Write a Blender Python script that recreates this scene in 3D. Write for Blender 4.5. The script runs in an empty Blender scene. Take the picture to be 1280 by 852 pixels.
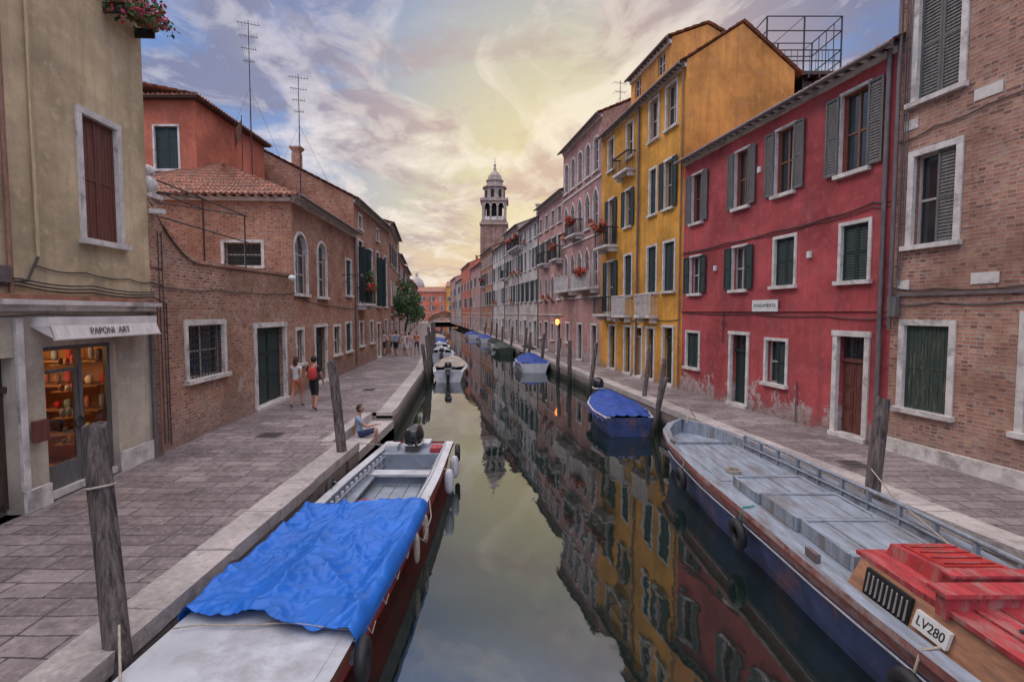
import bpy, math, random
from mathutils import Vector, Matrix, noise
random.seed(7)
rnd=random.uniform
col=bpy.context.scene.collection
# ------------------------------------------------------------------ materials
def newmat(name):
    m=bpy.data.materials.new(name); m.use_nodes=True
    nt=m.node_tree; b=nt.nodes['Principled BSDF']
    return m,nt,b
def nd(nt,t,ins=None,**props):
    n=nt.nodes.new(t)
    for k,v in props.items(): setattr(n,k,v)
    if ins:
        for k,v in ins.items():
            if isinstance(v,bpy.types.NodeSocket): nt.links.new(v,n.inputs[k])
            else: n.inputs[k].default_value=v
    return n
def c4(c): return (c[0],c[1],c[2],1)
def mix(nt,f,a,b,mode='MIX'):
    n=nt.nodes.new('ShaderNodeMix'); n.data_type='RGBA'; n.blend_type=mode
    for i,v in ((0,f),(6,a),(7,b)):
        if isinstance(v,bpy.types.NodeSocket): nt.links.new(v,n.inputs[i])
        else: n.inputs[i].default_value=v if i==0 else c4(v)
    return n.outputs[2]
def ramp(nt,f,a,b,ca=0.0,cb=1.0):
    n=nd(nt,'ShaderNodeMapRange',{0:f,1:a,2:b,3:ca,4:cb}); n.clamp=True
    return n.outputs[0]
def mth(nt,op,a,b=0.0):
    return nd(nt,'ShaderNodeMath',{0:a,1:b},operation=op).outputs[0]
def uv(nt,sx=1,sy=1):
    t=nd(nt,'ShaderNodeTexCoord')
    return nd(nt,'ShaderNodeMapping',{0:t.outputs['UV'],3:(sx,sy,1)}).outputs[0]
def nz(nt,vec,scale,detail=4,rough=.6,dist=0):
    return nd(nt,'ShaderNodeTexNoise',{'Vector':vec,'Scale':scale,'Detail':min(detail,6),'Roughness':rough,'Distortion':dist}).outputs[0]
def posz(nt):
    g=nd(nt,'ShaderNodeNewGeometry'); s=nd(nt,'ShaderNodeSeparateXYZ',{0:g.outputs['Position']})
    return s.outputs[2]
def bump(nt,b,h,strength=.3,dist=.02):
    n=nd(nt,'ShaderNodeBump',{'Height':h,'Strength':strength,'Distance':dist})
    nt.links.new(n.outputs[0],b.inputs['Normal'])
def mul(c,k): return tuple(x*k for x in c)
def stucco(name,c,patch=None,plo=.8,phi=2.4,pamt=.5,rough=.9,streak=.55):
    m,nt,b=newmat(name)
    v=uv(nt); n1=nz(nt,v,.45,5,.66); n2=nz(nt,uv(nt,2.2,.2),1.8,4,.65); n3=nz(nt,v,4,6,.7)
    col1=mix(nt,ramp(nt,n1,.38,.62),mul(c,.62),mul(c,1.12))
    col1=mix(nt,ramp(nt,n2,.48,.68,0,streak),col1,tuple(x*.42+.025 for x in c))
    col1=mix(nt,ramp(nt,n3,.53,.68,0,.45),col1,tuple(min(1,x*1.1+.05) for x in c))
    n5=nz(nt,v,1.1,6,.75,.4)
    col1=mix(nt,ramp(nt,n5,.56,.60,0,.42),col1,tuple(x*.58+.055 for x in c))
    if patch:
        z=posz(nt); zf=ramp(nt,z,plo,phi,pamt,0)
        n4=nz(nt,v,1.3,6,.72,.3)
        f=ramp(nt,mth(nt,'ADD',zf,n4),.77,.80)
        br=nd(nt,'ShaderNodeTexBrick',{'Vector':v,'Color1':c4(patch),'Color2':c4(mul(patch,.6)),'Mortar':c4((.36,.32,.30)),'Scale':1,'Mortar Size':.012,'Brick Width':.26,'Row Height':.075}).outputs[0]
        pc=mix(nt,ramp(nt,n3,.42,.55),br,(.42,.35,.34))
        col1=mix(nt,f,col1,pc)
        col1=mix(nt,ramp(nt,mth(nt,'ADD',z,mth(nt,'MULTIPLY',n1,.6)),1.15,1.7,.5,0),col1,(.16,.13,.12))
    nt.links.new(col1,b.inputs['Base Color']); b.inputs['Roughness'].default_value=rough
    b.inputs['Specular IOR Level'].default_value=.2
    bump(nt,b,mth(nt,'ADD',n3,n5),.45,.03)
    return m
def brick(name,c1,c2,mort=(.42,.36,.31),plaster=.0,pc=(.46,.40,.34)):
    m,nt,b=newmat(name)
    v=uv(nt)
    d=nd(nt,'ShaderNodeTexNoise',{'Vector':v,'Scale':3.0,'Detail':1}).outputs[1]
    off=nd(nt,'ShaderNodeVectorMath',{0:d,1:(.5,.5,.5)},operation='SUBTRACT').outputs[0]
    off=nd(nt,'ShaderNodeVectorMath',{0:off,'Scale':.03},operation='SCALE').outputs[0]
    v2=nd(nt,'ShaderNodeVectorMath',{0:v,1:off},operation='ADD').outputs[0]
    bt=nd(nt,'ShaderNodeTexBrick',{'Vector':v2,'Color1':c4(c1),'Color2':c4(c2),'Mortar':c4(mort),'Scale':1,'Mortar Size':.013,'Mortar Smooth':.3,'Bias':-.1,'Brick Width':.27,'Row Height':.078})
    sn=nd(nt,'ShaderNodeVectorMath',{0:v2,1:(.135,.078,1)},operation='SNAP').outputs[0]
    wn=nd(nt,'ShaderNodeTexWhiteNoise',{'Vector':sn}).outputs[0]
    n1=nz(nt,v,.5,5,.68); n3=nz(nt,v,2.2,6,.75)
    bc=mix(nt,ramp(nt,wn,.72,1,0,.75),mix(nt,wn,c1,c2),(.11,.055,.05))
    bc=mix(nt,ramp(nt,wn,.0,.25,.75,0),bc,(.56,.33,.21))
    cc=mix(nt,bt.outputs[1],bc,mort)
    cc=mix(nt,ramp(nt,n1,.38,.6,.65,0),cc,mul(c1,.36))
    cc=mix(nt,ramp(nt,n3,.54,.66,0,.5),cc,(.42,.34,.29))
    if plaster>0:
        f=ramp(nt,nz(nt,v,.8,6,.72,.5),.70-plaster,.73-plaster)
        cc=mix(nt,f,cc,mix(nt,n3,mul(pc,.6),mul(pc,1.2)))
    z=posz(nt); cc=mix(nt,ramp(nt,mth(nt,'ADD',z,n3),1.2,2.3,.55,0),cc,(.22,.18,.17))
    nt.links.new(cc,b.inputs['Base Color']); b.inputs['Roughness'].default_value=.92
    b.inputs['Specular IOR Level'].default_value=.2
    h=mth(nt,'ADD',mth(nt,'MULTIPLY',bt.outputs[1],-.7),n3)
    bump(nt,b,h,.8,.03)
    return m
def plain(name,c,rough=.7,var=.25,scale=3,sx=1,sy=1,metal=0,bs=.2,spec=.4,dirt=None,dl=.52):
    m,nt,b=newmat(name)
    v=uv(nt,sx,sy); n=nz(nt,v,scale,5,.65)
    cc=mix(nt,ramp(nt,n,.35,.65),mul(c,1-var),tuple(min(1,x*(1+var)) for x in c))
    if dirt: cc=mix(nt,ramp(nt,nz(nt,v,scale*.6,6,.72),dl,dl+.13,0,.85),cc,dirt)
    nt.links.new(cc,b.inputs['Base Color']); b.inputs['Roughness'].default_value=rough
    b.inputs['Metallic'].default_value=metal; b.inputs['Specular IOR Level'].default_value=spec
    if bs: bump(nt,b,nz(nt,v,scale*5,3),bs,.01)
    return m
def emis(name,c,s):
    m,nt,b=newmat(name)
    b.inputs['Base Color'].default_value=c4(c); b.inputs['Emission Color'].default_value=c4(c); b.inputs['Emission Strength'].default_value=s
    return m
M={}
M['cream']=stucco('cream_stucco',(.60,.47,.29),streak=.45)
M['creamlow']=stucco('cream_plaster_low',(.52,.45,.35),patch=(.3,.2,.15),pamt=.25,phi=1.8)
M['red']=stucco('red_stucco',(.43,.082,.085),patch=(.40,.17,.14),plo=.8,phi=2.9,pamt=.37,streak=.65)
M['yellow']=stucco('ochre_stucco',(.66,.32,.055),patch=(.35,.28,.22),pamt=.3,phi=2)
M['ochre']=stucco('orange_stucco',(.62,.28,.075))
M['salmon']=stucco('salmon_stucco',(.54,.165,.10))
M['pink']=stucco('pink_stucco',(.46,.26,.23),patch=(.35,.2,.15))
M['grey']=stucco('grey_stucco',(.44,.39,.36),patch=(.35,.2,.15))
M['white']=stucco('white_stucco',(.55,.50,.47),patch=(.35,.2,.15))
M['brickL']=brick('brick_garden',(.50,.25,.14),(.34,.14,.085),plaster=.03)
M['brickH']=brick('brick_orange',(.50,.20,.10),(.38,.13,.07))
M['brickR']=brick('brick_pale',(.50,.25,.17),(.38,.17,.12),plaster=.01)
M['brickT']=brick('brick_tower',(.36,.18,.12),(.30,.14,.10))
M['stone']=plain('istrian_stone',(.57,.53,.49),.75,.22,2.5,bs=.25,dirt=(.25,.22,.2))
M['tstone']=plain('tower_stone',(.34,.27,.23),.8,.3,1.5,bs=.2,dirt=(.18,.13,.11))
M['wooddk']=plain('dark_wood',(.055,.035,.028),.6,.35,3,6,.6)
M['woodbr']=plain('brown_shutter',(.13,.045,.032),.6,.3,3,6,.6)
M['green']=plain('green_shutter',(.016,.032,.031),.55,.35,3,5,.6)
M['greyshut']=plain('grey_shutter',(.115,.11,.105),.6,.3,3,5,.6)
M['greenold']=plain('worn_green_wood',(.03,.05,.038),.75,.45,4,8,.8,dirt=(.17,.125,.085))
M['dark']=plain('dark_interior',(.012,.012,.014),.9,.2,bs=0)
M['frame']=plain('window_frame',(.42,.38,.34),.6,.2,5)
M['brownframe']=plain('brown_window_frame',(.2,.09,.05),.6,.2,5)
M['curtain']=plain('curtain',(.4,.38,.36),.9,.25,2,8,1)
M['metal']=plain('wrought_iron',(.035,.035,.038),.5,.3,6,metal=.3)
M['pipe']=plain('drain_pipe',(.15,.12,.12),.5,.25,3,metal=.2)
M['copper']=plain('rust_pipe',(.25,.13,.09),.6,.3,3)
M['cable']=plain('cable',(.05,.045,.045),.7,.2)
M['leaf']=plain('leaves',(.06,.12,.03),.6,.5,4,bs=0)
M['leafd']=plain('leaves_dark',(.03,.065,.02),.6,.5,4,bs=0)
M['flower']=plain('geranium',(.6,.02,.03),.6,.3,4,bs=0)
M['flower2']=plain('geranium_pink',(.6,.08,.16),.6,.3,4,bs=0)
M['terra']=plain('terracotta',(.4,.17,.1),.8,.25)
M['rubber']=plain('rubber',(.018,.018,.02),.6,.3,6)
M['blacklac']=plain('black_cowl',(.015,.015,.018),.22,.1,3,bs=0,spec=.6)
M['whitep']=plain('white_boat_paint',(.50,.51,.54),.45,.15,1.2,bs=.12,dirt=(.30,.29,.30),dl=.5)
M['boatgrey']=plain('grey_boat_paint',(.25,.28,.33),.55,.2,2,bs=.15,dirt=(.17,.17,.18))
M['boatred']=plain('red_antifoul',(.42,.035,.03),.5,.3,2,dirt=(.2,.05,.04))
M['boatbrown']=plain('varnished_rail',(.16,.07,.045),.5,.35,3,1,1)
M['bargedeck']=plain('barge_deck_paint',(.24,.275,.325),.62,.25,1.3,5,1,bs=.3,dirt=(.155,.135,.13),dl=.49)
M['bargerail']=plain('barge_red_rail',(.27,.10,.09),.65,.35,3,dirt=(.36,.31,.29),dl=.5)
M['bargeblue']=plain('barge_blue_hull',(.03,.05,.14),.5,.35,2,dirt=(.16,.08,.08))
M['redpaint']=plain('red_hatch_paint',(.36,.04,.045),.6,.35,2.2,4,1,bs=.35,dirt=(.33,.17,.15),dl=.49)
M['orangewood']=plain('orange_wood',(.38,.19,.11),.6,.3,3,1,4,dirt=(.24,.14,.10))
M['tarp']=plain('blue_tarpaulin',(.01,.135,.54),.42,.14,1.5,bs=.14,spec=.5)
M['tarpd']=plain('navy_boat_cover',(.018,.055,.26),.6,.2,1.5,bs=.2)
M['tancover']=plain('tan_boat_cover',(.36,.30,.24),.7,.2,1.5,bs=.2)
M['rope']=plain('rope',(.35,.3,.24),.9,.3,20)
M['bluerope']=plain('green_rope',(.03,.2,.16),.8,.2,20)
M['plate']=plain('number_plate',(.62,.62,.6),.5,.1,3)
M['ink']=plain('black_lettering',(.02,.02,.02),.6,.1)
M['awn']=plain('awning_canvas',(.62,.57,.54),.8,.15,2)
M['skin']=plain('skin',(.42,.22,.15),.55,.06,4,bs=0)
M['hairb']=plain('hair_brown',(.05,.028,.018),.6,.3,20)
M['hairk']=plain('hair_black',(.015,.012,.012),.6,.3,20)
M['clwhite']=plain('cloth_white',(.55,.53,.53),.85,.1,6)
M['clblack']=plain('cloth_black',(.02,.02,.022),.85,.2,6)
M['clred']=plain('cloth_red',(.45,.05,.04),.85,.15,6)
M['clorange']=plain('cloth_orange',(.5,.16,.08),.85,.15,6)
M['clblue']=plain('cloth_lightblue',(.25,.33,.45),.85,.15,6)
M['clpink']=plain('cloth_pink',(.5,.28,.3),.85,.15,6)
M['clnavy']=plain('cloth_navy',(.03,.04,.1),.85,.15,6)
M['shoe']=plain('shoe',(.1,.09,.09),.6,.2,6)
M['eye']=plain('eye',(.03,.02,.02),.2,.1,bs=0)
M['warmwall']=plain('shop_wall',(.5,.26,.11),.8,.25,1)
M['shelf']=plain('shop_shelf',(.25,.13,.07),.6,.25,3)
M['lamp']=emis('shop_lamp',(1,.55,.22),8)
M['lampo']=emis('street_lamp_glow',(1,.27,.06),3.5)
def mk_glass():
    m,nt,b=newmat('window_glass')
    v=uv(nt); n=nz(nt,v,.9,2)
    nt.links.new(mix(nt,n,(.01,.013,.016),(.035,.04,.045)),b.inputs['Base Color'])
    b.inputs['Roughness'].default_value=.08; b.inputs['Specular IOR Level'].default_value=.9
    bump(nt,b,nz(nt,v,1.5,1),.08,.02)
    return m
M['glass']=mk_glass()
def mk_clear():
    m,nt,b=newmat('shop_glass'); nt.nodes.remove(b)
    t=nd(nt,'ShaderNodeBsdfTransparent',{0:(.8,.82,.82,1)}); g=nd(nt,'ShaderNodeBsdfGlossy',{'Roughness':.02})
    lw=nd(nt,'ShaderNodeFresnel',{0:1.6}); mx=nd(nt,'ShaderNodeMixShader',{0:lw.outputs[0],1:t.outputs[0],2:g.outputs[0]})
    nt.links.new(mx.outputs[0],nt.nodes['Material Output'].inputs[0]); return m
M['clear']=mk_clear()
def mk_tile():
    m,nt,b=newmat('roof_tiles'); v=uv(nt)
    sn=nd(nt,'ShaderNodeVectorMath',{0:v,1:(.2,.35,1)},operation='SNAP').outputs[0]
    w=nd(nt,'ShaderNodeTexWhiteNoise',{'Vector':sn}).outputs[0]; n=nz(nt,v,1,5,.7)
    cc=mix(nt,w,(.18,.07,.042),(.42,.18,.11)); cc=mix(nt,ramp(nt,n,.45,.65,0,.7),cc,(.13,.095,.08))
    nt.links.new(cc,b.inputs['Base Color']); b.inputs['Roughness'].default_value=.9; bump(nt,b,nz(nt,v,12,3),.4,.02)
    return m
M['tile']=mk_tile()
def mk_pave(name,w,h,ca,cb,mort=(.07,.06,.055),msize=.012,var=True):
    m,nt,b=newmat(name)
    v=uv(nt)
    d=nd(nt,'ShaderNodeTexNoise',{'Vector':v,'Scale':1.2,'Detail':1}).outputs[1]
    off=nd(nt,'ShaderNodeVectorMath',{0:d,'Scale':.09},operation='SCALE').outputs[0]
    v2=nd(nt,'ShaderNodeVectorMath',{0:v,1:off},operation='ADD').outputs[0]
    bt=nd(nt,'ShaderNodeTexBrick',{'Vector':v2,'Color1':c4(ca),'Color2':c4(cb),'Mortar':c4(mort),'Scale':1,'Mortar Size':msize,'Mortar Smooth':.4,'Brick Width':w,'Row Height':h},offset=.42,squash=1.4,squash_frequency=3)
    n1=nz(nt,v,.5,6,.7); n2=nz(nt,v,9,5,.78)
    cc=bt.outputs[0]
    cc=mix(nt,ramp(nt,n1,.4,.62,.65,0),cc,mul(ca,.5))
    cc=mix(nt,ramp(nt,n2,.5,.7,0,.5),cc,tuple(min(1,x*1.4) for x in cb))
    cc=mix(nt,ramp(nt,nz(nt,v,2.2,5,.6),.58,.66,0,.45),cc,mul(ca,.4))
    cc=mix(nt,ramp(nt,n2,.34,.44,.6,0),cc,mul(ca,.35))
    nt.links.new(cc,b.inputs['Base Color'])
    nt.links.new(ramp(nt,n1,.35,.65,.45,.75),b.inputs['Roughness'])
    b.inputs['Specular IOR Level'].default_value=.35
    bump(nt,b,mth(nt,'ADD',mth(nt,'MULTIPLY',bt.outputs[1],-1.),mth(nt,'MULTIPLY',n2,.8)),.6,.02)
    return m
M['pave']=mk_pave('trachyte_paving',.58,.33,(.20,.16,.16),(.37,.31,.30),mort=(.05,.042,.04),msize=.014)
M['kerb']=mk_pave('kerb_stone',30,1.35,(.46,.41,.39),(.54,.48,.45),mort=(.12,.11,.1))
def mk_quay():
    m,nt,b=newmat('quay_wall'); v=uv(nt)
    bt=nd(nt,'ShaderNodeTexBrick',{'Vector':v,'Color1':(.3,.24,.2,1),'Color2':(.2,.15,.13,1),'Mortar':(.1,.09,.08,1),'Scale':1,'Mortar Size':.015,'Brick Width':.5,'Row Height':.17})
    n=nz(nt,v,2,6,.7); z=posz(nt)
    f=ramp(nt,mth(nt,'ADD',z,mth(nt,'MULTIPLY',n,.5)),.45,.75,1,0)
    nt.links.new(mix(nt,f,mix(nt,n,bt.outputs[0],(.25,.22,.2)),(.018,.024,.014)),b.inputs['Base Color']); b.inputs['Roughness'].default_value=.7
    bump(nt,b,n,.6,.04); return m
M['quay']=mk_quay()
def mk_post():
    m,nt,b=newmat('weathered_timber'); t=nd(nt,'ShaderNodeTexCoord')
    v=nd(nt,'ShaderNodeMapping',{0:t.outputs['Object'],3:(9,9,.7)}).outputs[0]
    n=nz(nt,v,2,6,.7); z=posz(nt)
    cc=mix(nt,ramp(nt,n,.38,.62),(.035,.027,.025),(.20,.16,.145))
    cc=mix(nt,ramp(nt,z,.25,.8,1,0),cc,(.02,.022,.014))
    nt.links.new(cc,b.inputs['Base Color']); b.inputs['Roughness'].default_value=.85; bump(nt,b,n,1,.06); return m
M['post']=mk_post()
def mk_water():
    m,nt,b=newmat('canal_water'); t=nd(nt,'ShaderNodeTexCoord')
    v=nd(nt,'ShaderNodeMapping',{0:t.outputs['Object'],3:(1,.55,1)}).outputs[0]
    b.inputs['Base Color'].default_value=(.007,.014,.012,1); b.inputs['Roughness'].default_value=.03
    b.inputs['IOR'].default_value=2.6
    h=mth(nt,'ADD',nz(nt,v,.9,3,.5,.3),mth(nt,'MULTIPLY',nz(nt,v,5,2,.5),.12))
    bump(nt,b,h,.12,.06); return m
M['water']=mk_water()
# ------------------------------------------------------------------ mesh builder
class MB:
    def __init__(s): s.v=[];s.f=[];s.m=[];s.sm=[];s.mats=[]
    def mi(s,m):
        if m not in s.mats: s.mats.append(m)
        return s.mats.index(m)
    def face(s,pts,m,sm=False):
        i=len(s.v); s.v+= [tuple(p) for p in pts]; s.f.append(tuple(range(i,i+len(pts)))); s.m.append(s.mi(m)); s.sm.append(sm)
    def grid(s,rows,m,sm=True,matf=None,closed=False):
        i=len(s.v); n=len(rows[0])
        for r in rows: s.v+=[tuple(p) for p in r]
        for a in range(len(rows)-1):
            for b in range(n if closed else n-1):
                b2=(b+1)%n
                s.f.append((i+a*n+b,i+a*n+b2,i+(a+1)*n+b2,i+(a+1)*n+b)); s.m.append(s.mi(matf(a,b) if matf else m)); s.sm.append(sm)
    def hexa(s,P,m):
        for q in ((0,1,2,3),(4,5,6,7),(0,1,5,4),(1,2,6,5),(2,3,7,6),(3,0,4,7)): s.face([P[k] for k in q],m)
    def fb(s,F,a,b,c,d,o0,o1,m):
        s.hexa([F.p(a,c,o0),F.p(b,c,o0),F.p(b,c,o1),F.p(a,c,o1),F.p(a,d,o0),F.p(b,d,o0),F.p(b,d,o1),F.p(a,d,o1)],m)
    def box(s,x0,x1,y0,y1,z0,z1,m):
        s.hexa([(x0,y0,z0),(x1,y0,z0),(x1,y1,z0),(x0,y1,z0),(x0,y0,z1),(x1,y0,z1),(x1,y1,z1),(x0,y1,z1)],m)
    def tube(s,pts,r,m,n=6,cap=True):
        pts=[Vector(p) for p in pts]; rs=r if isinstance(r,(list,tuple)) else [r]*len(pts)
        rows=[]
        for i,p in enumerate(pts):
            d=(pts[min(i+1,len(pts)-1)]-pts[max(i-1,0)]).normalized()
            up=Vector((0,0,1)) if abs(d.z)<.9 else Vector((0,1,0))
            a=d.cross(up).normalized(); b=d.cross(a).normalized()
            rows.append([p+(a*math.cos(t*2*math.pi/n)+b*math.sin(t*2*math.pi/n))*rs[i] for t in range(n)])
        s.grid(rows,m,True,closed=True)
        if cap: s.face(rows[0],m); s.face(rows[-1],m)
    def ell(s,c,r,m,e=1.0,nu=16,nv=10,rot=None,fn=None):
        c=Vector(c); rows=[]
        sg=lambda x:math.copysign(abs(x)**e,x)
        for j in range(nv+1):
            ph=-math.pi/2+math.pi*j/nv; row=[]
            for i in range(nu):
                th=2*math.pi*i/nu
                p=Vector((r[0]*sg(math.cos(ph))*sg(math.cos(th)),r[1]*sg(math.cos(ph))*sg(math.sin(th)),r[2]*sg(math.sin(ph))))
                if fn: p=fn(p)
                if rot: p=rot@p
                row.append(c+p)
            rows.append(row)
        s.grid(rows,m,True,closed=True)
    def torus(s,c,ax,R,r,m,n=20,k=8):
        c=Vector(c); ax=Vector(ax).normalized(); u=ax.orthogonal().normalized(); w=ax.cross(u); rows=[]
        for i in range(n+1):
            t=2*math.pi*i/n; d=u*math.cos(t)+w*math.sin(t)
            rows.append([c+d*(R+r*math.cos(2*math.pi*j/k))+ax*r*math.sin(2*math.pi*j/k) for j in range(k)])
        s.grid(rows,m,True,closed=True)
    def build(s,name,parent=None,loc=None):
        me=bpy.data.meshes.new(name); 
        o=Vector(loc) if loc else Vector((0,0,0))
        me.from_pydata([Vector(p)-o for p in s.v],[],s.f)
        for m in s.mats: me.materials.append(M[m])
        me.polygons.foreach_set('material_index',s.m); me.polygons.foreach_set('use_smooth',s.sm)
        ul=me.uv_layers.new(name='UVMap'); me.update()
        for p in me.polygons:
            n=p.normal
            if abs(n.z)>.75: tx,ty=None,None
            else:
                l=math.hypot(n.x,n.y) or 1; tx,ty=-n.y/l,n.x/l
                if abs(ty)>abs(tx):
                    if ty<0: tx,ty=-tx,-ty
                elif tx<0: tx,ty=-tx,-ty
            for li in p.loop_indices:
                q=me.vertices[me.loops[li].vertex_index].co+o
                ul.data[li].uv=(q.x,q.y) if tx is None else (q.x*tx+q.y*ty,q.z if abs(n.z)<.3 else q.z*1.6)
        ob=bpy.data.objects.new(name,me); col.objects.link(ob); ob.location=o
        if parent: ob.parent=parent; ob.matrix_parent_inverse=Matrix.Translation(-parent.location)
        return ob
def empty(name,loc):
    e=bpy.data.objects.new(name,None); e.location=loc; e.empty_display_size=.3; col.objects.link(e); return e
class Fr:
    def __init__(s,ox,oy,ux,uy,side):
        l=math.hypot(ux,uy); s.o=(ox,oy); s.u=(ux/l,uy/l)
        s.n=(s.u[1]*side,-s.u[0]*side)
    def p(s,a,z,o=0): return (s.o[0]+s.u[0]*a+s.n[0]*o, s.o[1]+s.u[1]*a+s.n[1]*o, z)
FL=Fr(-7.3,0,-.056,.9984,1)
FR=Fr(11.03,0,-.1895,.9819,-1)
FL2=Fr(-9.55,40.2,-.157,.9876,1)
# ------------------------------------------------------------------ architecture helpers
def wall(mb,F,s0,s1,z0,z1,ops,m,dep=.24,o=0.0,rm=None):
    ss=sorted({s0,s1}|{x for q in ops for x in q[:2]}); zs=sorted({z0,z1}|{x for q in ops for x in q[2:4]})
    for i in range(len(ss)-1):
        for j in range(len(zs)-1):
            cs=(ss[i]+ss[i+1])/2; cz=(zs[j]+zs[j+1])/2
            if any(q[0]<cs<q[1] and q[2]<cz<q[3] for q in ops): continue
            mb.face([F.p(ss[i],zs[j],o),F.p(ss[i+1],zs[j],o),F.p(ss[i+1],zs[j+1],o),F.p(ss[i],zs[j+1],o)],m)
    rm=rm or m
    for (a,b,c,d) in [q[:4] for q in ops]:
        for P in (((a,c),(a,d)),((b,c),(b,d)),((a,c),(b,c)),((a,d),(b,d))):
            (x,z),(x2,z2)=P
            mb.face([F.p(x,z,o),F.p(x2,z2,o),F.p(x2,z2,o-dep),F.p(x,z,o-dep)],rm)
def leaf(mb,F,a,b,c,d,o,m,slats=True):
    t=.035; w=.055
    mb.fb(F,a,a+w,c,d,o,o+t,m); mb.fb(F,b-w,b,c,d,o,o+t,m)
    for z in (c,(c+d)/2-w/2,d-w): mb.fb(F,a+w,b-w,z,z+w,o+.002,o+t-.002,m)
    if slats:
        z=c+w
        while z<d-w-.05:
            mb.face([F.p(a+w,z,o+t-.004),F.p(b-w,z,o+t-.004),F.p(b-w,z+.075,o+.006),F.p(a+w,z+.075,o+.006)],m); z+=.07
        mb.face([F.p(a+w,c,o+.003),F.p(b-w,c,o+.003),F.p(b-w,d,o+.003),F.p(a+w,d,o+.003)],m)
    else:
        k=max(2,int((b-a)/.11)); q=(b-a-2*w)/k
        for i in range(k): mb.fb(F,a+w+i*q+.004,a+w+(i+1)*q-.004,c+w,d-w,o+.004,o+t-.012+rnd(-.003,.003),m)
        mb.face([F.p(a+w,c,o+.002),F.p(b-w,c,o+.002),F.p(b-w,d,o+.002),F.p(a+w,d,o+.002)],'dark')
def pane(mb,F,a,b,c,d,o=-.17,fm='frame',bars=2,cur=False):
    mb.face([F.p(a,c,o),F.p(b,c,o),F.p(b,d,o),F.p(a,d,o)],'glass')
    w=.05
    for x in (a,(a+b)/2-w/2,b-w): mb.fb(F,x,x+w,c,d,o-.02,o+.035,fm)
    for k in range(bars+1):
        z=c+(d-c-w)*k/bars; mb.fb(F,a+w,b-w,z,z+w,o-.018,o+.028,fm)
    if cur:
        mb.face([F.p(a+w,c+w,o+.004),F.p(a+(b-a)*.42,c+w,o+.004),F.p(a+(b-a)*.36,d-w,o+.004),F.p(a+w,d-w,o+.004)],'curtain')
def sframe(mb,F,a,b,c,d,w=.12,sill=True,m='stone',o=.035,bot=True):
    mb.fb(F,a-w,a+.012,c,d,-.06,o,m); mb.fb(F,b-.012,b+w,c,d,-.06,o,m)
    mb.fb(F,a-w,b+w,d-.012,d+w,-.06,o+.003,m)
    if sill: mb.fb(F,a-w-.05,b+w+.05,c-.09,c+.012,-.06,o+.09,m)
    elif bot: mb.fb(F,a-w,b+w,c-w,c+.012,-.06,o+.003,m)
def archpts(a,b,zs,zt,kind,n=10):
    cx=(a+b)/2; w=(b-a)/2; h=zt-zs; pts=[]
    for i in range(n+1):
        t=i/n
        if kind=='round': th=math.pi*(1-t); pts.append((cx+w*math.cos(th),zs+h*math.sin(th)))
        else:
            x=a+(b-a)*t; u=1-abs(2*t-1); pts.append((x,zs+h*(math.sin(u*math.pi/2)**.75*.8+.2*u**3)))
    return pts
def arch(mb,F,a,b,zs,zt,kind,wm,sm='stone',ring=.11):
    P=archpts(a,b,zs,zt,kind); n=len(P)-1
    for i in range(n):
        (x0,z0),(x1,z1)=P[i],P[i+1]
        mb.face([F.p(x0,z0,0),F.p(x1,z1,0),F.p(x1,zt,0),F.p(x0,zt,0)],wm)
        mb.face([F.p(x0,z0,0),F.p(x1,z1,0),F.p(x1,z1,-.2),F.p(x0,z0,-.2)],sm)
    cx=(a+b)/2
    def off(p): 
        dx=p[0]-cx; dz=p[1]-zs+.15; l=math.hypot(dx,dz); return (p[0]+dx/l*ring,p[1]+dz/l*ring)
    for i in range(n):
        p,q=P[i],P[i+1]; p2,q2=off(p),off(q)
        mb.face([F.p(p[0],p[1],.035),F.p(q[0],q[1],.035),F.p(q2[0],q2[1],.035),F.p(p2[0],p2[1],.035)],sm)
        mb.face([F.p(p2[0],p2[1],.035),F.p(q2[0],q2[1],.035),F.p(q2[0],q2[1],-.01),F.p(p2[0],p2[1],-.01)],sm)
        mb.face([F.p(p[0],p[1],.035),F.p(q[0],q[1],.035),F.p(q[0],q[1],-.02),F.p(p[0],p[1],-.02)],sm)
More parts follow.
